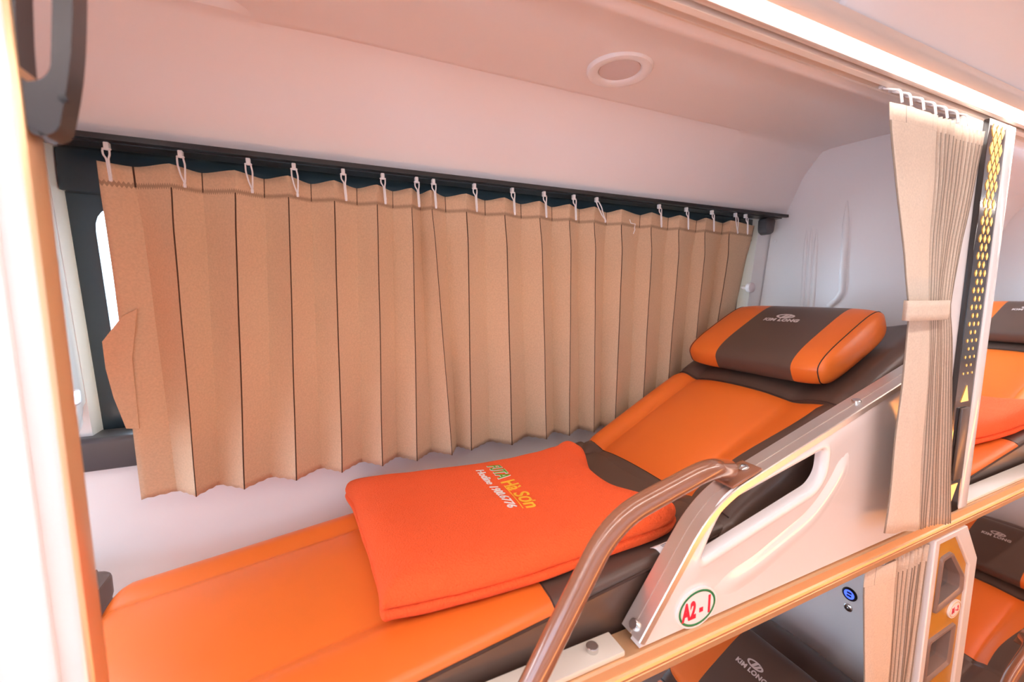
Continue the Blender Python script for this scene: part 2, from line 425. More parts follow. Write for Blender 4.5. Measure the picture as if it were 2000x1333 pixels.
# round lamp in the berth ceiling
ctr = at_z(1210, 136, .4495)
t = thing('downlight', 'round white flush downlight, unlit, in the berth ceiling above the curtain', 'light', (ctr.x, ctr.y, .4495))
bm = bmesh.new(); lathe(bm, [(.066, .004), (.066, -.002), (.063, -.006), (.058, -.007), (.046, -.005), (.042, -.001), (.041, .004)], (ctr.x, ctr.y, .4495)); obj('trim_ring', bm, M['signwhite'], t)
bm = bmesh.new(); lathe(bm, [(.0415, .003), (.041, -.001), (.02, -.0022), (.0, -.0024)], (ctr.x, ctr.y, .4495)); obj('lens', bm, M['lens'], t)

# ------------------------------------------------------------------ berth
XB0, XBF, XBT = -.385, .665, 1.43      # foot, fold, head end
def seat_top(x): return -.505+.125*(x-.05)
def seat_prof():
    """(y, dz) from near bottom over the top to the far bottom"""
    return [(.506, -.13), (.505, -.09), (.504, -.03), (.506, -.012), (.513, -.003), (.525, .001), (.56, .004), (.60, .001), (.622, -.007), (.634, -.011), (.648, -.008), (.70, -.003), (.78, -.002), (.86, -.003), (.915, -.007), (.928, -.010), (.942, -.006), (.965, .001), (.985, .0), (1.004, -.010), (1.016, -.026), (1.020, -.06), (1.018, -.13)]
def densify(pr, k=3):
    out = []
    n = len(pr)
    for i in range(n-1):
        p0, p1, p2, p3 = [Vector(pr[max(0, min(n-1, j))]) for j in (i-1, i, i+1, i+2)]
        for s in range(k):
            t = s/k; out.append(tuple(.5*((2*p1)+(p2-p0)*t+(2*p0-5*p1+4*p2-p3)*t*t+(3*p1-p0-3*p2+p3)*t**3)))
    out.append(tuple(pr[-1])); return out
def split_grid(P, keyfn):
    """one lofted surface cut into separate meshes by panel"""
    res = {}; n, m = len(P), len(P[0])
    for i in range(n-1):
        for j in range(m-1):
            k = keyfn(i, j); b = res.setdefault(k, (bmesh.new(), {}))
            f = []
            for a, c in ((i, j), (i+1, j), (i+1, j+1), (i, j+1)):
                if (a, c) not in b[1]: b[1][(a, c)] = b[0].verts.new(P[a][c])
                f.append(b[1][(a, c)])
            b[0].faces.new(f)
    return {k: v[0] for k, v in res.items()}
def make_berth():
    t = thing('sleeper_berth', 'upper orange and brown leather sleeper berth beside the window curtain', 'berth', (.5, .76, -.70), 'reclining sleeper berths')
    pr = densify([(y, d) for y, d in seat_prof()], 3)
    xs = [XB0+d for d in (0, .001, .004, .010, .018, .03, .05)]+[lerp(XB0+.07, .30, k/16) for k in range(17)]+[.303]+[lerp(.32, XBF, k/14) for k in range(15)]
    P = []
    for x in xs:
        e = max(0, 1-(x-XB0)/.03); drop = .035*(1-math.sqrt(max(0, 1-e*e))) ; ins = .035*(1-math.sqrt(max(0, 1-min(1, max(0, 1-(x-XB0)/.04))**2)))
        row = []
        for y, d in pr:
            yy = y+(ins if y < .76 else -ins)*abs(y-.76)/.25
            z = seat_top(x)+d*(1 if d > -.05 else 1)-(drop if d > -.03 else drop*.3)
            row.append((x+.012*math.sin((y-.5)/.52*math.pi)*(-1 if x < XB0+.05 else 0), yy, z))
        P.append(row)
    # close the foot end
    P.insert(0, [(p[0]+.004, lerp(p[1], .76, .02), min(p[2], seat_top(XB0)-.06-.0*k)) for k, p in enumerate(P[0])])
    ym = [(pr[j][0]+pr[j+1][0])/2 for j in range(len(pr)-1)]; dm = [(pr[j][1]+pr[j+1][1])/2 for j in range(len(pr)-1)]
    def key(i, j):
        xm = (P[i][j][0]+P[i+1][j][0])/2
        if ym[j] < .507 and dm[j] < -.014: return 'brown'
        return 'brown' if xm > .302 else 'orange'
    S = split_grid(P, key)
    obj('seat_cushion', S['orange'], M['orange'], t, ang=60)
    o = obj('seat_trim', S['brown'], M['brown'], t, ang=60); o['label'] = 'brown leather side and hip panel'
    # edge piping
    bm = bmesh.new(); tube(bm, [(x, .5045, seat_top(x)-.013) for x in (XB0+.05, 0, .3, XBF-.02)], .0022, 8); obj('seat_piping', bm, M['piping'], t)
    bm = bmesh.new(); tube(bm, [(.303, .508, seat_top(.3)-.005), (.303, .525, seat_top(.3)+.0025), (.303, .56, seat_top(.3)+.005), (.303, .60, seat_top(.3)+.002), (.303, .634, seat_top(.3)-.009)], .0014, 6)
    obj('seat_stitching', bm, M['piping'], t)
    # backrest
    A = math.radians(26.0); ub = Vector((math.cos(A), 0, math.sin(A))); nb = Vector((-math.sin(A), 0, math.cos(A)))
    O = Vector((.60, 0, -.460)); L = (XBT-.60)/math.cos(A)-.0
    bp = [(.497, -.20), (.497, -.10), (.498, -.035), (.502, -.015), (.512, -.004), (.53, .002), (.55, .004), (.575, .0), (.60, -.007), (.618, -.013), (.634, -.015), (.65, -.011), (.70, -.003), (.78, .0), (.85, -.003), (.895, -.010), (.908, -.013), (.922, -.009), (.94, 0), (.958, .002), (.972, -.003), (.981, -.014), (.985, -.035), (.984, -.10), (.982, -.20)]
    bp = densify(bp, 3)
    ss = [0, .004, .01, .02, .035]+[lerp(.045, .088, k/5) for k in range(6)]+[.092]+[lerp(.105, .47, k/14) for k in range(15)]+[.475]+[lerp(.49, L-.09, k/14) for k in range(15)]+[L-.07, L-.05, L-.035, L-.022, L-.012, L-.005, L-.001, L]
    P = []
    for s in ss:
        e0 = max(0, 1-s/.04); e1 = max(0, 1-(L-s)/.075)
        drop = .035*(1-math.sqrt(max(0, 1-e0*e0)))+.075*(1-math.sqrt(max(0, 1-e1*e1)))
        ins = .045*(1-math.sqrt(max(0, 1-e1*e1)))
        row = []
        for y, d in bp:
            yy = y+(ins if y < .74 else -ins)*abs(y-.74)/.24
            if .505 < y < .66:
                tri = (y-.505)/.073 if y < .578 else (.66-y)/.082
                yy += (lerp(.606, .552, smooth01((s-.15)/.32))-.578)*tri
            bulge = .010*math.sin(min(1, s/L)*math.pi)
            crease = -.008*math.exp(-((s-.475)/.012)**2)-.005*math.exp(-((s-.092)/.010)**2)
            row.append(O+ub*s+nb*(d+(bulge+crease if d > -.05 else 0)-(drop if d > -.05 else drop*.5))+Vector((0, yy, 0)))
        P.append(row)
    P.append([O+ub*(L-.001)+nb*(min(d, -.10))+Vector((0, lerp(y, .74, .10), 0)) for y, d in bp])
    ym = [(bp[j][0]+bp[j+1][0])/2 for j in range(len(bp)-1)]; dm = [(bp[j][1]+bp[j+1][1])/2 for j in range(len(bp)-1)]
    def keyb(i, j):
        s = (ss[i]+ss[min(i+1, len(ss)-1)])/2; y = ym[j]
        # the head seam dips towards the near side, the foot seam bows
        hs = .50-.03*math.exp(-((y-.62)/.05)**2)
        if s < .091 or s > .472+.0*hs: return 'brown'
        if dm[j] < -.014 and y > .97: return 'brown'
        if y < .512: return 'orange' if (dm[j] > -.02 and s > .36) else 'brown'
        if y < .578: return 'brown'
        return 'orange'
    S = split_grid(P, keyb)
    obj('backrest', S['orange'], M['orange'], t, ang=60)
    o = obj('backrest_trim', S['brown'], M['brown'], t, ang=60); o['label'] = 'brown leather border of the backrest'
    bm = bmesh.new()
    def bpt(s, y):
        d = interp([(q[0], q[1]) for q in bp if q[1] > -.05], y); return O+ub*s+nb*(d+.0015+.010*math.sin(min(1, s/L)*math.pi)-.007)+Vector((0, y, 0))
    for s in (.475, .092):
        tube(bm, [bpt(s, lerp(.515, .975, k/30)) for k in range(31)], .0014, 6); obj('backrest_stitching', bm, M['piping'], t); bm = bmesh.new()
    tube(bm, [O+ub*lerp(.50, L-.05, k/8)+nb*(-.006)+Vector((0, .5085, 0)) for k in range(9)], .0022, 6)
    obj('backrest_piping', bm, M['piping'], t)
    # base board under the cushions
    obj('base_board', mbox((XB0+.03, .54, -.685), (.62, 1.005, -.665), .004), M['dgrey'], t)
    # headrest pillow: superellipsoid block lying on the backrest
    s0, s1, y0, y1, hgt = .495, .790, .558, .950, .092
    n, m = 40, 56; P = []
    for i in range(n):
        a = 2*math.pi*i/n; row = []
        for j in range(m+1):
            q = -1+2*j/m
            endf = (1-abs(q)**5.5)**(1/3.2) if abs(q) < 1 else 0
            ca, sa = math.cos(a), math.sin(a)
            ex = 2/3.6; cx = math.copysign(abs(ca)**ex, ca); cz = math.copysign(abs(sa)**ex, sa)
            yy = (y0+y1)/2+q*(y1-y0)/2
            hs = (s1-s0)/2*(.80+.20*endf) if abs(q) < 1 else (s1-s0)/2*.80
            hh = hgt/2*(.66+.34*endf)
            taper = 1.0+.10*cx
            sc = (s0+s1)/2+cx*hs*(.5+.5*endf) if False else (s0+s1)/2+cx*hs
            row.append(O+ub*sc+nb*(hgt/2+.006+cz*hh*taper)+Vector((0, yy, 0)))
        P.append(row)
    P.append(P[0])
    yb0, yb1 = .628, .838
    def keyp(i, j):
        q = -1+2*(j+.5)/m; yy = (y0+y1)/2+q*(y1-y0)/2
        return 'mid' if yb0 < yy < yb1 else 'end'
    S = split_grid(P, keyp)
    endb = S['end']
    for col in (0, m):
        vs = []
        for i in range(n): vs.append(endb.verts.new(P[i][col]))
        c = sum((v.co for v in vs), Vector())/n; bulge = Vector((0, -.012 if col == 0 else .012, 0))
        prev = vs
        for k in (.75, .45, .15):
            ring = [endb.verts.new(c+(v.co-c)*k+bulge*(1-k*k)) for v in vs]
            for i in range(n): endb.faces.new((prev[i], prev[(i+1) % n], ring[(i+1) % n], ring[i]))
            prev = ring
        endb.faces.new(prev)
    bmesh.ops.remove_doubles(endb, verts=endb.verts, dist=1e-5)
    hr = obj('headrest', S['mid'], M['brown'], t, ang=70)
    for sgn in (-1, 1):
        eb = endb.copy(); bmesh.ops.delete(eb, geom=[v for v in eb.verts if (v.co.y-(y0+y1)/2)*sgn < 0], context='VERTS')
        o = obj('headrest_end', eb, M['orange'], hr, ang=70); o['label'] = 'orange leather end of the headrest'
    endb.free()
    for col in (2, m-2):
        bm = bmesh.new()
        tube(bm, [Vector(P[i % n][col])+Vector((0, -.0005 if col == 2 else .0005, 0)) for i in range(n)]+[Vector(P[0][col])], .0013, 6)
        obj('headrest_seam', bm, M['piping'], hr)
    # embroidered emblem and word on the band
    def top(y, s):
        best = None
        u = (s-(s0+s1)/2)/((s1-s0)/2)
        cz = (1-abs(min(.999, abs(u)))**3.6)**(1/3.6); yy = (y-(y0+y1)/2)/((y1-y0)/2); endf = (1-abs(yy)**5.5)**(1/3.2)
        return O+ub*s+nb*(hgt/2+.006+cz*hgt/2*(.66+.34*endf)*(1.0+.10*u)+.0009)+Vector((0, y, 0))
    yc, sc = .752, .688
    fn = lambda u, v, w: top(yc-u, sc+v)+nb*w
    o = obj('emblem_lettering', text_bm('KIM LONG', .019, lambda u, v, w: top(yc-u, sc-.022+v)+nb*w, .0005, .0007, 0, 'CENTER', 1.08), M['logo'], hr, smooth=False)
    bm = bmesh.new()
    def patch(poly):
        f = [bm.verts.new(fn(u, v, .0004)) for u, v in poly]; g = [bm.verts.new(fn(u, v, -.0004)) for u, v in poly]; k = len(poly)
        for i in range(k): bm.faces.new((f[i], f[(i+1) % k], g[(i+1) % k], g[i]))
        ff = bm.faces.new(f); bmesh.ops.triangulate(bm, faces=[ff])
    a_, b_ = .025, .0115
    def arc(t0, t1, k=14, w=.0058):
        o_ = [(a_*math.cos(lerp(t0, t1, i/k)), .006+b_*math.sin(lerp(t0, t1, i/k))) for i in range(k+1)]
        i_ = [((a_-w)*math.cos(lerp(t1, t0, i/k)), .006+(b_-w*.7)*math.sin(lerp(t1, t0, i/k))) for i in range(k+1)]
        for i in range(k): patch([o_[i], o_[i+1], i_[k-i-1], i_[k-i]])
    arc(math.radians(62), math.radians(300)); arc(math.radians(-75), math.radians(40))
    patch([(-.010, -.003), (-.001, .0165), (.007, .0165), (-.002, -.003)])
    patch([(-.002, -.0045), (.013, .0155), (.019, .0125), (.006, -.0045)])
    obj('emblem', bm, M['logo'], hr, smooth=False)
    return t
berth = make_berth()
b2 = copy_tree(berth, (PER, 0, 0)); tag(b2, 'upper orange and brown leather berth beyond the lit diamond pillar', 'berth')
b3 = copy_tree(berth, (-.02, .0, DROP)); tag(b3, 'lower leather berth below the rail, only its dark emblem headrest and cushion top showing', 'berth')
b4 = copy_tree(berth, (PER, 0, DROP)); tag(b4, 'lower orange and brown leather berth behind the amber step panel', 'berth')
# the brown cushion corner showing in the footwell
bm = bmesh.new()
pts = fillet([(-.60, .80, -.60), (-.399, .80, -.60), (-.399, 1.045, -.60), (-.60, 1.045, -.60)], .03, 6, True)
prism(bm, pts, (0, 0, .054), .012, 3)
fc = obj('footwell_cushion', bm, M['brown']); tag(fc, 'small dark brown leather cushion corner at the foot end of the near berth', 'cushion')

# ------------------------------------------------------------------ blanket
def make_blanket():
    t = thing('folded_blanket', 'folded orange fleece blanket with embroidered lettering lying on the near upper berth', 'blanket', (.33, .75, -.47), 'folded orange blankets')
    edge_px = [(680, 942, .045), (800, 925, .05), (900, 911, .05), (1000, 897, .05), (1085, 868, .055), (1112, 865, .05), (1140, 888, .03), (1152, 925, .03), (1185, 945, .045), (1240, 972, .04), (1312, 1002, .025), (1316, 1028, .018), (1290, 1052, .012), (1180, 1092, .012), (1080, 1128, .014), (960, 1166, .014), (850, 1194, .014), (768, 1220, .006), (745, 1205, .02), (738, 1150, .028), (722, 1090, .03), (704, 1030, .035), (690, 980, .04)]
    ring = []
    for px, py, h in edge_px:
        x = .3
        for _ in range(6): p = at_z(px, py, seat_top(x)+h); x = p.x
        ring.append((p.x, p.y))
    # resample smooth closed outline
    N = 132; out = []; n = len(ring)
    for k in range(N):
        f = k/N*n; i = int(f); s = f-i
        p0, p1, p2, p3 = [Vector((*ring[(i+q) % n], 0)) for q in (-1, 0, 1, 2)]
        out.append(.5*((2*p1)+(p2-p0)*s+(2*p0-5*p1+4*p2-p3)*s*s+(3*p1-p0-3*p2+p3)*s**3))
    c = sum(out, Vector())/N; segs = [(out[i-1], out[i]) for i in range(N)]
    TH = .060
    def ground(x): return max(seat_top(x)+.008, -.460+.488*(x-.60)+.024)
    def topz(x, y, r):
        b = ground(x)
        dd = min(((Vector((x, y, 0))-a_)-(b_-a_)*max(0, min(1, (Vector((x, y, 0))-a_).dot(b_-a_)/max(1e-9, (b_-a_).length_squared)))).length for a_, b_ in segs) if r >= 0 else .1
        k = 1-min(1, dd/.055); fall = max(.0, 1-k**2.6)**.5
        wob = .0035*noise.noise(Vector((x*9, y*9, 1)))+.0022*noise.noise(Vector((x*26, y*20, 4)))
        rightroll = .0085*math.exp(-((x-.565+.04*(y-.75))/.045)**2)*math.sin((x+.12*(y-.75))*125)
        return b+TH*(.42+.58*fall)+(wob+rightroll*.6)*(1 if r < .97 else .4)
    bm = bmesh.new(); rings = []
    rs = [0.08, .2, .32, .44, .55, .65, .74, .81, .87, .91, .94, .965, .982, .993, .999]
    for r in rs: rings.append([Vector((c.x+(p.x-c.x)*r, c.y+(p.y-c.y)*r, 0)) for p in out])
    P = []
    for r, ri in zip(rs, rings): P.append([(p.x, p.y, topz(p.x, p.y, r)) for p in ri])
    last = P[-1]
    prof = [(1.000, .40), (.980, .35), (.958, .335), (.984, .31), (1.004, .24), (1.000, .12), (.985, .03), (.94, .0)]
    for k, (r, hz) in enumerate(prof):
        row = []
        for i, p in enumerate(out):
            x, y = c.x+(p.x-c.x)*r, c.y+(p.y-c.y)*r
            x += .003*noise.noise(Vector((p.x*14, p.y*14, k*.6))); y += .003*noise.noise(Vector((p.x*14, p.y*14, 7+k*.6)))
            h0 = last[i][2]-ground(last[i][0])
            row.append((x, y, ground(x)+(hz/.42)*h0*.9))
        P.append(row)
    V = grid(bm, P, closed_v=True); bm.faces.new(V[0][::-1]); bm.faces.new(V[-1])
    b = obj('blanket_cloth', bm, M['fleece'], t, ang=75)
    ss = b.modifiers.new('soft', 'SUBSURF'); ss.levels = 1; ss.render_levels = 1
    def surf(px, py):
        x = .3
        for _ in range(8): p = at_z(px, py, seat_top(x)+.002+TH); x = p.x
        return p
    # lettering: baseline runs towards the viewer, letters stand towards the head end
    def lay(o_px, e_px, h_px, width, cap):
        o = surf(*o_px); e = surf(*e_px); hh = surf(*h_px); U = (e-o)/width; Vv = (hh-o)/cap
        def fn(u, v, w):
            q = o+U*u+Vv*v; r = math.hypot(q.x-c.x, q.y-c.y)*0
            return Vector((q.x, q.y, topz(q.x, q.y, -1)+.0008+w))
        return fn
    def measure(s, size, **k):
        bm = text_bm(s, size, lambda u, v, w: Vector((u, v, w)), .0005, **k); xs = [v.co.x for v in bm.verts]; ys = [v.co.y for v in bm.verts]; r = (max(xs), max(ys)); bm.free(); return r
    def word(name, s, o_px, e_px, h_px, m, bold=.02, lift=0.0):
        wd, cp_ = measure(s, 1.0, bold=0); f = lay(o_px, e_px, h_px, wd, .73)
        obj(name, text_bm(s, 1.0, lambda u, v, w: f(u, v, .0)+Vector((0, 0, lift+(.0008 if w > 0 else -.0004))), .0005, bold), m, b, smooth=False)
    word('lettering_outline', 'FUTA', (951, 917), (974, 942), (976, 915), M['thread_white'], .035)
    word('lettering', 'FUTA', (951, 917), (974, 942), (976, 915), M['thread_green'], .006, .0006)
    word('lettering', 'H\u00e0 S\u01a1n', (977, 947), (1029, 999), (1004, 943), M['thread_yellow'], .012)
    word('lettering', 'Hotline 1900.6776', (929, 926), (993, 999), (945, 925), M['thread_white'], .008)
    f = lay((984, 955), (1021, 1000), (1000, 952), 1, 1); bm = bmesh.new()
    for i in range(12):
        a, d = i/12, (i+1)/12
        q = [f(u, v, .0008) for u, v in ((a, 0), (d, 0), (d, .07), (a, .07))]; prism(bm, q, (0, 0, -.0012))
    obj('underline', bm, M['thread_yellow'], b, smooth=False)
    # care label
    def onseat(px, py, h): 
        x = .5
        for _ in range(6): p = at_z(px, py, seat_top(x)+h); x = p.x
        return p
    L0, L1 = onseat(1270, 1071, .012), onseat(1306, 1057, .020); R1, R0 = onseat(1320, 1068, .012), onseat(1291, 1084, .008)
    bm = bmesh.new(); P = []
    for i in range(9):
        s = i/8; row = []
        for j in range(5):
            q = j/4; p = L0.lerp(L1, s).lerp(R0.lerp(R1, s), q); p.z += .004*math.sin(q*math.pi); row.append(p)
        P.append(row)
    grid(bm, P); tg = solid(obj('care_tag', bm, M['paper'], t), .0006)
    bm = bmesh.new()
    for k in range(2):
        a = L0.lerp(L1, .35).lerp(R0.lerp(R1, .35), .40+.16*k); d = L0.lerp(L1, .75).lerp(R0.lerp(R1, .75), .40+.16*k)
        a.z += .0042; d.z += .0042; tube(bm, [a, d], .0006, 5)
    obj('care_print', bm, M['ink'], tg)
    return t
blanket = make_blanket()
bl2 = copy_tree(blanket, (PER+.02, -.02, .004)); tag(bl2, 'orange fleece blanket on the upper berth beyond the lit diamond pillar', 'blanket')

# ------------------------------------------------------------------ rail along the berth edge
def edge_rail(z, label, x0, x1):
    t = thing('bunk_edge_rail', label, 'rail', ((x0+x1)/2, .47, z-.06), None)
    bm = bmesh.new()
    pr = [(.4525, z+.000), (.450, z-.003), (.449, z-.020), (.4455, z-.0215), (.4445, z-.026), (.446, z-.0305), (.449, z-.032), (.449, z-.0345), (.4475, z-.0355), (.4475, z-.037), (.449, z-.038), (.450, z-.050), (.454, z-.052), (.495, z-.052), (.497, z-.05), (.497, z+.0)]
    sweep_x(bm, pr, x0, x1, True); obj('fascia', bm, M['amber_alu'], t, ang=25)
    return t
RZ = -.549
edge_rail(RZ, 'amber-tinted metal rail along the aisle edge of the upper deck', -.9, 4.6)
def ledge(x0, x1, label):
    t = thing('berth_ledge', label, 'ledge', ((x0+x1)/2, .475, RZ))
    bm = bmesh.new(); box(bm, ((x0+x1)/2, .4755, RZ+.005), (x1-x0, .041, .009), .002, 2); obj('channel', bm, M['cream'], t)
    p = at_z(1212, 1266, RZ+.012); bm = bmesh.new()
    lathe(bm, [(.0095, -.003), (.0095, .0045), (.0085, .0055), (.0, .0055)], (x1-.045, .477, RZ+.012)); obj('bolt', bm, M['steel'], t)
    return t
ledge(-.16, .395, 'cream metal ledge strip beside the near berth cushion, below the brown handrail')
ledge(1.505, .395+PER, 'cream metal ledge strip below the upper berth beyond the diamond pillar')

# ------------------------------------------------------------------ white guard panel
def ring_offset(poly, d):
    n = len(poly); out = []
    for i in range(n):
        a, b, c = Vector(poly[i-1]), Vector(poly[i]), Vector(poly[(i+1) % n])
        e1 = (b-a).normalized(); e2 = (c-b).normalized(); n1 = Vector((e1.y, -e1.x)); n2 = Vector((e2.y, -e2.x))
        m_ = (n1+n2)
        m_ = m_/max(.35, m_.length_squared/2) if m_.length > 1e-6 else n1
        out.append(b+m_*d)
    return out
def make_guard():
    t = thing('guard_panel', 'white moulded guard panel with a slot beside the near upper berth, badge A2 - 1', 'panel', (.85, .47, RZ))
    # outer edge of the metal frame in the aisle plane
    fr_px = [(1247, 1281), (1300, 1178), (1342, 1095), (1378, 1020), (1432, 956), (1500, 905), (1768, 745)]
    e = [at_y(px, py, .452) for px, py in fr_px]
    A0 = e[0]; A0.z = RZ+.017; B = at_y(1396, 982, .452); D = at_y(1768, 744, .452)
    D2 = D+(D-B).normalized()*.158
    path = fillet([A0, B, D2], .075, 10)
    bm = bmesh.new(); W = .034
    # bar: front lip, top face with a shallow groove, following the path
    P = []
    for i, p in enumerate(path):
        tn = (path[min(i+1, len(path)-1)]-path[max(i-1, 0)]).normalized(); nn = Vector((-tn.z, 0, tn.x))
        if nn.z < 0 and nn.x > 0: nn = -nn
        pr = [(0, -.012), (0, -.001), (.002, 0), (.019, 0), (.0195, -.0012), (.0215, -.0012), (.022, 0), (W+.008, 0), (W+.010, -.002), (W+.010, -.012)]
        P.append([Vector((p.x, .4505+a, p.z))+nn*b for a, b in pr])
    V = grid(bm, P, closed_v=True); bm.faces.new(V[0]); bm.faces.new(V[-1][::-1])
    obj('frame', bm, M['alu'], t, ang=25)
    # white moulding with the slot
    def inner(p, tn, d):
        nn = Vector((-tn.z, 0, tn.x)); return p-nn*d
    ip = []
    for i, p in enumerate(path):
        tn = (path[min(i+1, len(path)-1)]-path[max(i-1, 0)]).normalized(); q = inner(p, tn, .012); ip.append(Vector((q.x, q.z)))
    zb = RZ+.003
    # clip lower end
    o0 = ip[0]; tn = (ip[1]-ip[0]).normalized(); ip[0] = o0+tn*((zb-o0.y)/tn.y)
    xr = 1.270; last = ip[-1]; tn = (ip[-1]-ip[-2]).normalized(); ip[-1] = last+tn*((xr-last.x)/tn.x)
    outline = [Vector((xr, zb))]+[p for p in ip[::-1]]
    slot_px = [(1370, 1092), (1395, 1030), (1420, 985), (1612, 878), (1606, 925), (1590, 952)]
    sl = [at_y(px, py, .455) for px, py in slot_px]
    slot = [Vector((p.x, p.z)) for p in fillet([Vector((p.x, p.z, 0)) for p in sl], [.008, .02, .03, .012, .02, .035], 6, True) for p in [Vector((p.x, 0, p.y))]]
    # orientation: make slot clockwise so ring_offset(+) grows outwards
    ar = sum(slot[i-1].x*slot[i].y-slot[i].x*slot[i-1].y for i in range(len(slot)))
    if ar < 0: slot = slot[::-1]
    rings = [(0.0, .020), (0.0, .012), (.0015, .005), (.005, .0015), (.010, .0), (.016, .0012), (.022, .0035)]
    bm = bmesh.new(); prev = None
    for d, dy in rings:
        rg = [bm.verts.new((q.x, .452+dy, q.y)) for q in ring_offset(slot, d)]
        if prev:
            for i in range(len(rg)): bm.faces.new((prev[i], prev[(i+1) % len(rg)], rg[(i+1) % len(rg)], rg[i]))
        prev = rg
    ov = [bm.verts.new((q.x, .4555, q.y)) for q in outline]
    es = [bm.edges.get((prev[i], prev[(i+1) % len(prev)])) for i in range(len(prev))]+[bm.edges.new((ov[i], ov[(i+1) % len(ov)])) for i in range(len(ov))]
    bmesh.ops.triangle_fill(bm, use_beauty=True, edges=es)
    # back lip
    ob = [bm.verts.new((q.x, .476, q.y)) for q in outline]
    for i in range(len(ov)): bm.faces.new((ov[i], ov[(i+1) % len(ov)], ob[(i+1) % len(ov)], ob[i]))
    obj('moulding', bm, M['gloss'], t, ang=35)
    # long pressed bead under the slot
    bm = bmesh.new()
    bd = [at_y(px, py, .456) for px, py in ((1355, 1172), (1450, 1128), (1590, 1010), (1640, 930), (1665, 860))]
    bd = fillet(bd, .10, 8)
    P = []
    for i, p in enumerate(bd):
        tn = (bd[min(i+1, len(bd)-1)]-bd[max(i-1, 0)]).normalized(); nn = Vector((-tn.z, 0, tn.x)); k = min(1, i/4, (len(bd)-1-i)/4)
        P.append([Vector((p.x, .4562-.0040*k*math.exp(-(q/.42)**2), p.z))+nn*(.042*q) for q in [-1+2*r/14 for r in range(15)]])
    grid(bm, P); obj('bead', bm, M['gloss'], t)
    # number badge
    c0 = at_y(1362, 1190, .452); c0.z += .002; bx, bz = .0445, .0345; sl_ = -.06
    bd_ = thing('seat_number_badge', '', '', (0, 0, 0)) if False else None
    def ell(k, y, n=48): return [Vector((c0.x+bx*k[0]*math.cos(2*math.pi*i/n), y, c0.z+sl_*bx*math.cos(2*math.pi*i/n)*0+bz*k[1]*math.sin(2*math.pi*i/n))) for i in range(n)]
    bm = bmesh.new(); prism(bm, ell((1, 1), .4565), (0, -.0045, 0), .0015, 2); bdg = obj('seat_number_badge', bm, M['signwhite'], t)
    bm = bmesh.new(); a, b = ell((.92, .895), .4518), ell((.83, .785), .4518); P = [a, b]; grid(bm, P, closed_v=True); solid(obj('green_ring', bm, M['green'], bdg), .0006)
    def fn(u, v, w): return Vector((c0.x+u*.60, .4517-w, c0.z+v))
    obj('number_lettering', text_bm('A2 - 1', .041, lambda u, v, w: fn(u, v-.0148, w), .0004, .0018, 0, 'CENTER', 1.05), M['red'], bdg, smooth=False)
    # bolts on the frame
    for px, py, ax in ((1253, 1226, None), (1671, 803, None)):
        q = at_y(px, py, .475)
        # nearest path point
        k = min(range(len(path)), key=lambda i: (path[i].x-q.x)**2+(path[i].z-q.z)**2); 
        best = None
        for i in range(len(path)-1):
            a, b = path[i], path[i+1]; ab = b-a; s = max(0, min(1, (Vector((q.x, a.y, q.z))-a).dot(ab)/ab.length_squared)); pp = a+ab*s; dd = (pp.x-q.x)**2+(pp.z-q.z)**2
            if best is None or dd < best[0]: best = (dd, pp, ab.normalized())
        tn = best[2]; nn = Vector((-tn.z, 0, tn.x)); cc = Vector((best[1].x, .472, best[1].z))
        bm = bmesh.new(); lathe(bm, [(.0085, -.001), (.0085, .004), (.0072, .0052), (0, .0052)], cc, nn, 24); obj('bolt', bm, M['steel'], t)
    return t, path
guard, gpath = make_guard()
g2 = copy_tree(guard, (PER, 0, 0)); 
for ch in [c for c in g2.children_recursive if c.name.startswith(('seat_number', 'green_ring', 'number_let'))]: bpy.data.objects.remove(ch)
tag(g2, 'white guard panel on the upper berth beyond the diamond pillar', 'panel')
bpy.data.objects.remove(g2) if False else None

# ------------------------------------------------------------------ handrail
def make_handrail():
    t = thing('handrail', 'glossy brown bent tube handrail rising beside the folded blanket to the guard panel', 'handrail', (.3, .44, RZ))
    p0 = at_y(1040, 1333, .425); p1 = at_y(1196, 1018, .43); d = (p1-p0); p0 = p0-d*.22
    p2 = at_y(1384, 915, .437); p3 = None
    # mounting plate on the frame top
    q = at_y(1440, 938, .474)
    A = gpath[-2]; B = gpath[-1]; tn = (B-A).normalized(); nn = Vector((-tn.z, 0, tn.x)); s = (q-A).dot(tn); c = A+tn*s; c.y = .472; p3 = c+nn*.0245-tn*.020
    path = fillet([p0, p1, p2, p3], [0, .055, .04, 0], 10)
    bm = bmesh.new(); tube(bm, path, .0158, 20); obj('tube', bm, M['copper'], t, ang=60)
    rot = Matrix((tn, Vector((0, 1, 0)), nn)).transposed()
    bm = bmesh.new(); box(bm, c+nn*.0045, (.075, .040, .006), .002, 2, rot); obj('mounting_plate', bm, M['copper'], t)
    cc = at_y(1453, 928, .474); s = (cc-A).dot(tn); c = A+tn*s; c.y = .474
    bm = bmesh.new(); lathe(bm, [(.0095, .007), (.0095, .0095), (.007, .0115), (.003, .0115), (.002, .0095), (0, .0095)], c, nn, 24); obj('screw', bm, M['steel'], t)
    return t
hand = make_handrail()
h2 = copy_tree(hand, (1.535, .0, -.885)); tag(h2, 'brown tube handrail of the lower berth in the bottom right corner', 'handrail')
h3 = copy_tree(hand, (PER, 0, 0)); tag(h3, 'brown tube handrail at the right edge of the upper berth beyond the pillar', 'handrail')

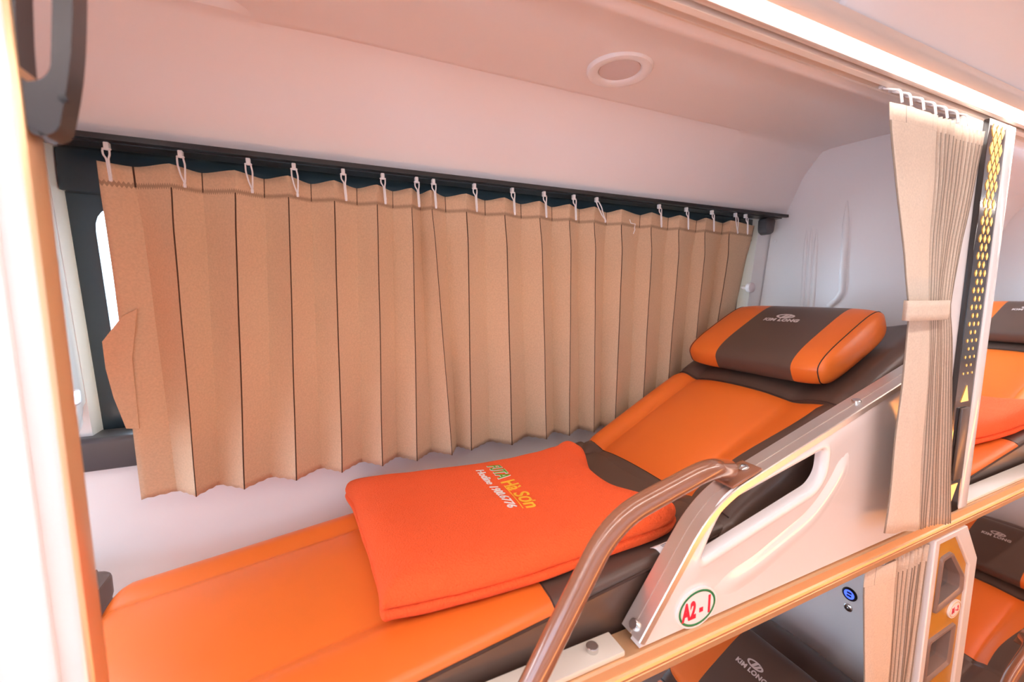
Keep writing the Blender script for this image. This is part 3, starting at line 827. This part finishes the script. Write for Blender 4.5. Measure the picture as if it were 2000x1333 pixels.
# ------------------------------------------------------------------ window curtain
def make_window_curtain():
    t = thing('window_curtain', 'wide pleated tan curtain hanging on white hooks across the berth window', 'curtain', (.5, ywall(-.4)-.03, -.41))
    R = [(332, 366, 383, 956), (459, 378, 478, 936), (562, 387, 578, 921), (654, 392, 668, 906), (737, 399, 747, 894), (806, 404, 815, 889), (846, 406, 882, 879), (913, 413, 921, 866), (989, 419, 1000, 859), (1057, 424, 1068, 848), (1116, 428, 1112, 846), (1164, 432, 1160, 838), (1217, 439, 1202, 824), (1276, 444, 1254, 815), (1330, 449, 1300, 808), (1381, 454, 1345, 800), (1428, 459, 1378, 790)]
    Vy = [(192, 334, 275, 962), (268, 360, 343, 930), (400, 372, 429, 926), (517, 384, 531, 915), (608, 391, 626, 907), (697, 397, 707, 898), (765, 402, 776, 888), (820, 410, 842, 880), (868, 413, 892, 872), (945, 418, 957, 858), (1015, 423, 1028, 850), (1074, 427, 1082, 843), (1127, 431, 1130, 838), (1180, 437, 1172, 826), (1245, 442, 1226, 818), (1300, 447, 1277, 812), (1354, 452, 1322, 805), (1405, 457, 1362, 796), (1466, 462, 1398, 780)]
    # columns: edge, valley1, ridge1, valley2, ... ; the first panel is flat from the edge to valley 1
    OFFR, OFFV = -.080, -.034
    zb, zh, zt = -.415, .188, .226
    cols = []
    def col(q, off):
        a = at_wall(q[0], q[1], off); b = at_wall(q[2], q[3], off)
        s = (b.x-a.x)/(b.z-a.z); return (a.x+s*(zh-a.z), a.x+s*(zb-a.z))
    cols.append((*col(Vy[0], -.05), -.05, -.75))
    for i in range(len(R)):
        cols.append((*col(Vy[i+1], OFFV), OFFV, i-.5)); cols.append((*col(R[i], OFFR), OFFR, float(i)))
    cols.append((*col(Vy[-1], -.045), -.045, len(R)-.5))
    K = 6; seq = []
    for c0, c1 in zip(cols, cols[1:]):
        for k in range(K):
            s = k/K
            # sharp at the ridge, soft in the valley
            e = s if False else s
            w = e
            if c0[2] == OFFV and c1[2] == OFFR: w = s**1.18
            if c0[2] == OFFR and c1[2] == OFFV: w = 1-(1-s)**1.18
            seq.append((lerp(c0[0], c1[0], s), lerp(c0[1], c1[1], s), lerp(c0[2], c1[2], w), lerp(c0[3], c1[3], s)))
    seq.append(cols[-1])
    NV = 44; P = []; UV = []
    for j, (xt, xb, off, u) in enumerate(seq):
        row = []; ur = []
        for i in range(NV+1):
            q = i/NV
            z = zt+(zb-zt)*q
            if q > 0: pass
            s = (zh-z)/(zh-zb); x = xt+(xb-xt)*s
            amp = .62+.38*smooth01((zh-z)/.08)            # the stitched header pulls the pleats flatter
            mid = (OFFR+OFFV)/2
            o_ = mid+(off-mid)*amp
            o_ += .0018*noise.noise(Vector((u*1.7, z*7, 0)))*smooth01(s*2)
            o_ += .004*smooth01((-.2-z)/.2)*noise.noise(Vector((u*.9, 3, 0)))
            x += .0022*noise.noise(Vector((u*.8, z*4, 9)))
            zz = z
            if i == 0: zz = zt+.0022*math.cos(2*math.pi*u)-.003*abs(noise.noise(Vector((u, 0, 2))))
            if i == NV: zz = zb+.0018*((j % 2)*2-1)*.6+.006*noise.noise(Vector((u*.5, 1, 1)))
            row.append((x, ywall(z)+o_, zz)); ur.append((u, 1-(zh-z)/(zh-zb)*1.0))
        P.append(row); UV.append([(a, (b if True else b)) for a, b in ur])
    bm = bmesh.new(); grid(bm, P, uv=UV)
    fb = solid(obj('cloth', bm, M['curtain'], t, ang=25), .0016)
    # tie flap at the left edge
    bm = bmesh.new(); px = [(268, 603), (238, 618), (199, 668), (206, 720), (222, 778), (246, 838), (272, 838), (266, 780), (258, 700)]
    pts = [at_wall(a, b, -.052) for a, b in px]; prism(bm, pts, (0, .003, 0), .0006, 1)
    lay = bm.loops.layers.uv.verify()
    for f in bm.faces:
        for l in f.loops: l[lay].uv = (.25, .5)
    obj('tie_flap', bm, M['curtain'], t, ang=20)
    # hooks
    HK = [(210, 310, 0), (354, 325, 1), (486, 338, 1), (575, 348, 1), (671, 357, 0), (748, 365, 0), (814, 370, 0), (847, 374, 0), (927, 382, 0), (1001, 389, 0), (1063, 395, 0), (1121, 401, 0), (1166, 403, 2), (1288, 418, 0), (1341, 423, 0), (1391, 428, 0), (1437, 432, 1), (1457, 434, 0)]
    for px, py, kind in HK:
        p = at_wall(px, py, -.068); p.z = .234; y = ywall(.22)-.072; bm = bmesh.new()
        lean = {0: .003, 1: .004, 2: .022}[kind]; x = p.x
        box(bm, (x, y+.006, .2480), (.0075, .010, .0120), .001, 1)
        box(bm, (x, y+.003, .2425), (.0125, .004, .003), .0008, 1)
        # slim loop
        lp = [(x+.0045, y, .240), (x+.0055+lean*.3, y-.001, .228), (x+.003+lean*.7, y-.002, .208), (x+lean*1.2, y-.002, .194), (x-.003+lean*.7, y-.002, .208), (x-.0055+lean*.3, y-.001, .228), (x-.0045, y, .240)]
        if kind == 0: lp = [(x+.0045, y, .240), (x+.0045, y, .232), (x+.001+lean*.6, y-.002, .226), (x+.0015+lean, y-.003, .196), (x+lean-.001, y-.002, .194), (x-.001+lean*.4, y-.002, .226), (x-.0045, y, .232), (x-.0045, y, .240)]
        tube(bm, fillet(lp, .004, 3), .0015, 7)
        box(bm, (x+lean*1.1, y-.003, .192), (.005, .003, .008), .001, 1)
        obj('curtain_hook', bm, M['hook'], t)
    a = [at_wall(x_, y_, -.075) for x_, y_ in ((1230, 429), (1232, 436), (1241, 438), (1239, 445), (1240, 449), (1237, 457))]
    bm = bmesh.new(); tube(bm, a, .0012, 6); obj('loose_hook', bm, M['hook'], t)
    return t
make_window_curtain()
# black track carrying the hooks
bm = bmesh.new()
yk = ywall(.25)
pr = [(yk-.086, .2545), (yk-.086, .2660), (yk-.022, .2660), (yk-.022, .2545), (yk-.056, .2545), (yk-.056, .2575), (yk-.070, .2575), (yk-.070, .2545)]
pr = [(.955, .2650), (.955, .2560), (.966, .2555), (.9665, .2580), (.978, .2580), (.9785, .2555), (1.02, .2555), (1.02, .2650)]
sweep_x(bm, pr, -.418, 1.475, True)
tk = thing('window_curtain_track', 'black curtain track below the ceiling panel, over the window curtain', 'curtain track', (.5, .98, .2555))
obj('track', bm, M['black'], tk, ang=20)
bm = bmesh.new(); q = at_wall(1478, 440, -.02); prism(bm, fillet([(1.405, .985, .2550), (1.452, .985, .2550), (1.447, .985, .212), (1.436, .985, .200), (1.415, .985, .200), (1.405, .985, .215)], .008, 4, True), (0, .03, 0), .003, 2); obj('end_bracket', bm, M['dgrey'], tk)

# tie-back knob and small screw cap
q = at_wall(1466, 562, -.03)
bm = bmesh.new(); lathe(bm, [(.007, .03), (.007, .010), (.016, .008), (.019, .0), (.017, -.008), (.010, -.013), (0, -.014)], (q.x, ywall(q.z)-.028, q.z), (0, 1, 0), 28)
kn = obj('tie_back_knob', bm, M['lens']); tag(kn, 'round pale grey tie-back knob on the wall right of the window curtain', 'knob')
q = at_x(1514, 471, XF)
bm = bmesh.new(); lathe(bm, [(.006, .001), (.006, -.003), (.004, -.0045), (0, -.005)], (XF, q.y, q.z), (1, 0, 0), 20)
kb = obj('screw_cap', bm, M['signwhite']); tag(kb, 'tiny white screw cap on the head-end wall near the window corner', 'screw cap')

# ------------------------------------------------------------------ tied aisle curtains
def bunch(levels, nf, amp, flat, y, seed, z_list, back=0.0, droop=0.0):
    """levels: list of (z, x_left, x_right, amp scale). A flat leading panel, then nf tight folds."""
    rnd = random.Random(seed); P = []; UV = []
    jit = [rnd.uniform(-.25, .25) for _ in range(nf*2+2)]; aj = [rnd.uniform(.55, 1.15) for _ in range(nf*2+2)]
    seq = [(0.0, -.25, 0.0), (.22*flat, -.62, -.4), (.5*flat, -.85, -.8), (.8*flat, -.95, -.9), (flat, -1.0, 0.0)]
    for k in range(nf*2):
        s = flat+(1-flat)*(k+1+jit[k]*.5)/(nf*2)
        amp_k = (.9 if k % 2 == 0 else -1)*aj[k]
        seq.append((min(1, s), amp_k, (k+1)*.5))
    full = []
    for a, b in zip(seq, seq[1:]):
        for i in range(3):
            q = i/3; qq = q; full.append((lerp(a[0], b[0], q), lerp(a[1], b[1], q*q*(3-2*q)*.4+q*.6), lerp(a[2], b[2], q)))
    full.append(seq[-1])
    for s, a, u in full:
        row = []; ur = []
        for (z, xl, xr, k, yo) in levels:
            x = xl+(xr-xl)*s
            row.append((x+.002*noise.noise(Vector((s*9, z*5, seed))), y+yo+(a+back)*amp*k+.003*noise.noise(Vector((s*6, z*6, seed+3))), z+(.003*noise.noise(Vector((s*30, 0, seed))) if z in z_list else 0)-droop*s*max(0, min(1, (-.1-z)/.45)))); ur.append((u+.0, .5 if z < z_list[0]-.045 else 1.2))
        P.append(row); UV.append(ur)
    return P, UV
def levels_from(tab, y, n=36):
    """tab: (pixel left, pixel right, pixel y left, amp)"""
    L = []
    rows = []
    for pl, pr_, py, k, yo in tab:
        a = at_y(pl, py, y+yo); b = at_y(pr_, py, y+yo); rows.append((a.z, a.x, b.x, k, yo))
    z0, z1 = rows[0][0], rows[-1][0]
    for i in range(n+1):
        z = lerp(z0, z1, i/n)
        tabs = [[(-r[0], r[c]) for r in rows] for c in (1, 2, 3, 4)]
        L.append((z, *[interp(tb, -z) for tb in tabs]))
    return L
Yc = .408
t = thing('tied_aisle_curtain', 'beige aisle curtain tied with a band, hanging beside the diamond pillar', 'curtain', (1.25, Yc, -.55))
tab = [(1748, 1930, 196, 1.0, .034), (1748, 1924, 240, 1.0, .034), (1757, 1908, 330, .9, .030), (1765, 1882, 450, .75, .020), (1773, 1866, 540, .6, .010), (1779, 1856, 597, .45, .004), (1780, 1855, 620, .45, .002), (1776, 1857, 680, .6, .0), (1768, 1858, 760, .8, 0), (1758, 1857, 850, .95, 0), (1748, 1855, 940, 1.0, 0), (1735, 1853, 1046, 1.05, 0)]
LV = levels_from(tab, Yc); z_t, z_b = LV[0][0], LV[-1][0]
P, UV = bunch(LV, 13, .0100, .44, Yc, 3, [z_t, z_b], 1.0, .045)
bm = bmesh.new(); grid(bm, P, uv=UV); solid(obj('cloth', bm, M['curtain2'], t, ang=35), .0016)
a = at_y(1779, 608, Yc-.012); b = at_y(1855, 606, Yc-.012); bm = bmesh.new()
loop = [(a.x-.002, Yc-.006), (lerp(a.x, b.x, .3), Yc-.016), (lerp(a.x, b.x, .75), Yc-.018), (b.x+.001, Yc-.012), (b.x+.004, Yc+.008), (b.x+.03, Yc+.030), (lerp(a.x, b.x, .5)+.05, Yc+.034), (a.x+.075, Yc+.030), (a.x+.022, Yc+.008)]
lp = fillet([(x, y, 0) for x, y in loop], .012, 4, True)
HH = (-.0185, -.006, .006, .0185); grid(bm, [[(p.x, p.y, a.z+h) for p in lp] for h in HH], closed_v=True, uv=None)
lay = bm.loops.layers.uv.verify()
for f in bm.faces:
    for l in f.loops: l[lay].uv = (.25, .5)
0; solid(obj('tie_band', bm, M['curtain2'], t), .002)
for k in range(7):
    x = lerp(P[2][0][0], P[-1][0][0], [.06, .16, .3, .44, .58, .72, .86][k]); bm = bmesh.new()
    tube(bm, fillet([(x, .485, .392), (x, .481, .386), (x+.004, .468, .380), (x+.001, .455, .372), (x+.003, .452, .350)], .006, 3), .0022, 7); box(bm, (x, .485, .3905), (.009, .008, .006), .001, 1); obj('curtain_hook', bm, M['hook'], t)

Yl = .466
t = thing('lower_aisle_curtain', 'beige gathered curtain hanging under the upper deck rail by the blue socket', 'curtain', (1.2, Yl, -1.3))
tab = [(1690, 1806, 1112, 1, 0), (1684, 1806, 1150, 1, 0), (1686, 1796, 1220, 1, 0), (1689, 1778, 1333, 1, 0)]
rows = []
for z, xl, xr in ((-.612, 1.075, 1.328), (-.66, 1.073, 1.328), (-.80, 1.100, 1.324), (-1.0, 1.130, 1.320), (-1.3, 1.15, 1.31), (-1.62, 1.12, 1.32)): rows.append((z, xl, xr-.006))
LV = []
for i in range(31):
    z = lerp(-.612, -1.62, i/30); LV.append((z, interp([(-r[0], r[1]) for r in rows], -z), interp([(-r[0], r[2]) for r in rows], -z), 1.0, 0))
P, UV = bunch(LV, 9, .014, .42, Yl+.004, 11, [-.612, -1.62])
bm = bmesh.new(); grid(bm, P, uv=UV); solid(obj('cloth', bm, M['curtain2'], t, ang=35), .0016)
for k in range(6):
    x = lerp(1.10, 1.305, k/5); bm = bmesh.new()
    tube(bm, fillet([(x, .488, -.601), (x, .484, -.604), (x+.003, .470, -.607), (x, .466, -.616), (x+.002, .463, -.624)], .004, 3), .002, 7); obj('curtain_hook', bm, M['hook'], t)

# ------------------------------------------------------------------ lit pillar between the berths
def make_pillar():
    t = thing('lit_pillar', 'white pillar with a black strip of glowing amber diamonds beside the tied curtain', 'pillar', (1.42, .45, RZ))
    xa, xb, xc, xd = 1.285, 1.362, 1.448, 1.490; z0, z1 = RZ+.0005, .382
    bm = bmesh.new(); box(bm, ((xa+xc)/2, .4805, (z0+z1)/2), (xc-xa, .036, z1-z0), .006, 3); obj('frame', bm, M['gloss'], t)
    bm = bmesh.new(); box(bm, ((xc+xd)/2, .476, (z0+z1)/2), (xd-xc, .056, z1-z0), .007, 3); obj('frame', bm, M['gloss'], t)
    bm = bmesh.new(); box(bm, ((xb+xc)/2, .4572, (z0+z1)/2), (xc-xb+.002, .0105, z1-z0), .001, 1); gl = obj('dark_strip', bm, M['glassblk'], t)
    w = xc-xb; rows = 29; zt, zb = .372, -.20; dz = (zt-zb)/rows*1.0
    n = 0; yf = .4514
    for r in range(rows*1):
        z = zt-.012-dz*(r); k = .90*(1-.80*(r/(rows-1))**.9)
        odd = r % 2
        xs = [xb+w*q for q in ((.24, .5, .76) if not odd else (.37, .63))]
        for x in xs:
            hw, hh = w*.116*k, dz*.84*k
            bm = bmesh.new(); prism(bm, [(x, yf, z+hh), (x+hw, yf, z), (x, yf, z-hh), (x-hw, yf, z)], (0, -.0008, 0)); obj('diamond_light', bm, M['diamond'], gl, smooth=False); n += 1
    xm = (xb+xc)/2
    bm = bmesh.new(); prism(bm, [(xm+.004, yf, -.222), (xm+.020, yf, -.262), (xm-.018, yf, -.262)], (0, -.0008, 0)); obj('arrow_light', bm, M['diamond'], gl, smooth=False)
    bm = bmesh.new(); prism(bm, [(xm-.018, yf, -.472), (xm+.020, yf, -.472), (xm-.004, yf, -.515)], (0, -.0008, 0)); obj('arrow_light', bm, M['diamond'], gl, smooth=False)
    bm = bmesh.new(); box(bm, (xm+.002, .449, -.368), (w*.46, .006, .182), .0015, 2); o = obj('grip_plate', bm, M['plate'], gl)
    return t
make_pillar()
# plain pillar at the left
t = thing('white_pillar', 'tall white pillar in the left foreground, out of focus', 'pillar', (-.30, .45, RZ))
bm = bmesh.new(); box(bm, (-.262, .462, -.20), (.134, .026, 1.24), .008, 4); obj('frame', bm, M['gloss'], t)
bm = bmesh.new(); box(bm, (-.225, .4475, -.20), (.020, .006, 1.23), .002, 2); obj('raised_strip', bm, M['signwhite'], t)
bm = bmesh.new(); box(bm, (-.1975, .462, -.20), (.006, .024, 1.23), .002, 2); o = obj('edge_strip', bm, M['amber_alu'], t); o['label'] = 'metal edge strip with orange reflection in its colour'  # reflected orange on the pillar's side face comes from the metal's colour

# loop-shaped grab handles on the pillars
def make_grab():
    t = thing('grab_handle', 'dark grey loop grab handle at the top of the left foreground pillar', 'grab handle', (-.175, .46, .11))
    yv = .452
    o_px = [(142, -110), (143, 0), (138, 135), (114, 262), (58, 268), (34, 165), (20, 0), (12, -110)]
    i_px = [(98, -95), (101, 0), (98, 135), (80, 156), (40, 160), (32, 60), (26, -95)]
    def arc(pp): return [at_y(a, b, yv) for a, b in pp]
    outer = fillet(arc(o_px), [.012, .02, .03, .012, .012, .01, .01, .01], 6, True); inner = fillet(arc(i_px), [.01, .01, .01, .008, .006, .005, .005], 6, True)
    bm = bmesh.new(); ov = [bm.verts.new(p) for p in outer]; iv = [bm.verts.new(p) for p in inner]
    es = [bm.edges.new((L[i], L[(i+1) % len(L)])) for L in (ov, iv) for i in range(len(L))]
    bmesh.ops.triangle_fill(bm, use_beauty=True, edges=es)
    r = bmesh.ops.extrude_face_region(bm, geom=list(bm.faces)); vs = [g for g in r['geom'] if isinstance(g, bmesh.types.BMVert)]
    bmesh.ops.translate(bm, verts=vs, vec=(0, .022, 0))
    o = obj('grip', bm, M['hgrey'], t, ang=45); bv = o.modifiers.new('round', 'BEVEL'); bv.width = .004; bv.segments = 3; bv.limit_method = 'ANGLE'; bv.angle_limit = math.radians(50)
    q = at_y(122, 192, .45); bm = bmesh.new(); lathe(bm, [(.003, .001), (.003, -.001), (0, -.0012)], (q.x, .4515, q.z), (0, 1, 0), 16); obj('screw', bm, M['black'], t)
    return t
grab = make_grab()
gr2 = copy_tree(grab, (PER-.02, .005, .0)); tag(gr2, 'dark grab handle on the far side of the lit diamond pillar', 'grab handle')

# ------------------------------------------------------------------ amber step panel under the rail
def make_steps():
    t = thing('step_panel', 'amber step panel with grey foot holes below the diamond pillar', 'step panel', (1.45, .45, -H))
    def yy(p, y): return [Vector((a, y, b)) for a, b in p]
    zb = -H+.001; zt = RZ-.054
    outer = [(1.337, zb), (1.337, zt), (1.505, zt), (1.590, -.715), (1.590, zb)]
    inner = [(1.361, zb+.02), (1.361, zt-.014), (1.452, zt-.014), (1.545, -.725), (1.545, zb+.02)]
    bm = bmesh.new(); ov = [bm.verts.new((a, .447, b)) for a, b in outer]; iv = [bm.verts.new((a, .447, b)) for a, b in inner]; n = 5
    for i in range(n): bm.faces.new((ov[i], ov[(i+1) % n], iv[(i+1) % n], iv[i]))
    r = bmesh.ops.extrude_face_region(bm, geom=list(bm.faces)); bmesh.ops.translate(bm, verts=[g for g in r['geom'] if isinstance(g, bmesh.types.BMVert)], vec=(0, .046, 0))
    o = obj('frame', bm, M['gloss'], t, ang=30); bv = o.modifiers.new('round', 'BEVEL'); bv.width = .003; bv.segments = 2; bv.limit_method = 'ANGLE'
    holes = [[(1.368, -.812), (1.374, -.672), (1.424, -.648), (1.508, -.745), (1.508, -.800)],
             [(1.352+.012, -1.03), (1.366, -.905), (1.500, -.872), (1.505, -.985)],
             [(1.366, -1.26), (1.368, -1.12), (1.505, -1.09), (1.505, -1.22)]]
    holes[0] = [(a, b) for a, b in [tuple((p.x, p.z)) for p in [at_y(x, y, .456) for x, y in ((1819, 1197), (1834, 1090), (1854, 1077), (1876, 1121), (1873, 1152))]]]
    holes[1] = [tuple((p.x, p.z)) for p in [at_y(x, y, .456) for x, y in ((1797, 1336), (1808, 1252), (1860, 1215), (1849, 1292))]]
    bm = bmesh.new(); ov = [bm.verts.new((a, .456, b)) for a, b in inner]; loops = [ov]; rims = []
    for h in holes:
        hp = fillet([Vector((a, .456, b)) for a, b in h], .010, 4, True); rims.append(hp); loops.append([bm.verts.new(p) for p in hp])
    es = [bm.edges.new((L[i], L[(i+1) % len(L)])) for L in loops for i in range(len(L))]
    bmesh.ops.triangle_fill(bm, use_beauty=True, edges=es); solid(obj('amber_face', bm, M['gold'], t, smooth=False), .004)
    for h, hp in zip(holes, rims):
        c = sum(hp, Vector())/len(hp); bm = bmesh.new()
        def off(k, y): return [Vector((c.x+(p.x-c.x)*k, y, c.z+(p.z-c.z)*k)) for p in hp]
        V = grid(bm, [off(1.03, .4545), off(1.01, .448), off(.93, .447), off(.80, .452), off(.78, .475)], closed_v=True)
        rim = obj('foot_hole_rim', bm, M['taupe'], t)
        bm = bmesh.new(); V = grid(bm, [off(.79, .474), off(.76, .492)], closed_v=True); bm.faces.new(V[-1]); obj('foot_hole_recess', bm, M['recess'], rim)
    c0 = at_y(1864, 1190, .451); n = 36
    bm = bmesh.new(); prism(bm, [Vector((c0.x+.034*math.cos(2*math.pi*i/n), .4545, c0.z+.024*math.sin(2*math.pi*i/n))) for i in range(n)], (0, -.005, 0), .001, 2); bd = obj('number_badge', bm, M['signwhite'], t)
    bm = bmesh.new(); a = [Vector((c0.x+.030*math.cos(2*math.pi*i/n), .4492, c0.z+.0205*math.sin(2*math.pi*i/n))) for i in range(n)]; b = [Vector((c0.x+.0278*math.cos(2*math.pi*i/n), .4492, c0.z+.0185*math.sin(2*math.pi*i/n))) for i in range(n)]
    grid(bm, [a, b], closed_v=True); solid(obj('badge_ring', bm, M['amber_alu'], bd), .0005)
    obj('badge_lettering', text_bm('B1 - 2', .021, lambda u, v, w: Vector((c0.x+u*.72, .449-w, c0.z+v-.0075)), .0003, .0006, 0, 'CENTER'), M['red'], bd, smooth=False)
    return t
make_steps()

# ------------------------------------------------------------------ sockets on the lower head wall
q = at_x(1660, 1161, XF)
t = thing('usb_socket', 'round socket glowing blue on the lower wall, beside the gathered curtain', 'socket', (XF, q.y, q.z))
bm = bmesh.new(); lathe(bm, [(.021, .001), (.021, -.003), (.018, -.006), (.015, -.006), (.0145, -.003)], (XF, q.y, q.z), (1, 0, 0), 32); obj('collar', bm, M['black'], t)
bm = bmesh.new(); lathe(bm, [(.0148, -.001), (.0148, -.004), (0, -.0042)], (XF, q.y, q.z), (1, 0, 0), 32); gl = obj('glowing_face', bm, M['usb'], t)
for k in (-1, 1):
    bm = bmesh.new(); box(bm, (XF-.0045, q.y, q.z+.0048*k), (.002, .013, .0055), .0006, 1); obj('port', bm, M['black'], gl)
q2 = at_x(1657, 1187, XF)
bm = bmesh.new(); lathe(bm, [(.0125, .001), (.0125, -.003), (.010, -.005), (.005, -.005), (.004, -.001)], (XF, q2.y, q2.z), (1, 0, 0), 28)
jk = obj('headphone_jack', bm, M['steel']); tag(jk, 'small chrome jack socket directly below the blue glowing socket', 'socket')

# ------------------------------------------------------------------ light
w = bpy.data.worlds.new('day'); bpy.context.scene.world = w; w.use_nodes = True
bg = w.node_tree.nodes['Background']; bg.inputs[0].default_value = (.84, .91, 1.0, 1); bg.inputs[1].default_value = 9.0
# amber floor strip under the upper deck edge of the opposite side of the aisle
t = thing('amber_floor_light', 'amber glowing strip under the middle row platform edge along the aisle', 'light', (1.9, -.11, -.80))
bm = bmesh.new(); box(bm, (1.9, -.11, -.772), (4.0, .03, .04), .004, 2); obj('diffuser', bm, M['amberled'], t)

# ------------------------------------------------------------------ camera
cam = bpy.data.cameras.new('camera'); co = bpy.data.objects.new('camera', cam); C.objects.link(co)
cam.sensor_width = 36; cam.sensor_fit = 'HORIZONTAL'; cam.lens = 36*FPX/2000; cam.clip_start = .01
co.matrix_world = Matrix(((RGT.x, UPV.x, -FWD.x, 0), (RGT.y, UPV.y, -FWD.y, 0), (RGT.z, UPV.z, -FWD.z, H), (0, 0, 0, 1)))
cam.dof.use_dof = True; cam.dof.focus_distance = 1.0; cam.dof.aperture_fstop = 3.2
sc = bpy.context.scene; sc.camera = co
sc.view_settings.view_transform = 'Standard'; sc.view_settings.look = 'None'; sc.view_settings.exposure = 0.71; sc.view_settings.gamma = 1.0
sc.view_settings.use_curve_mapping = False
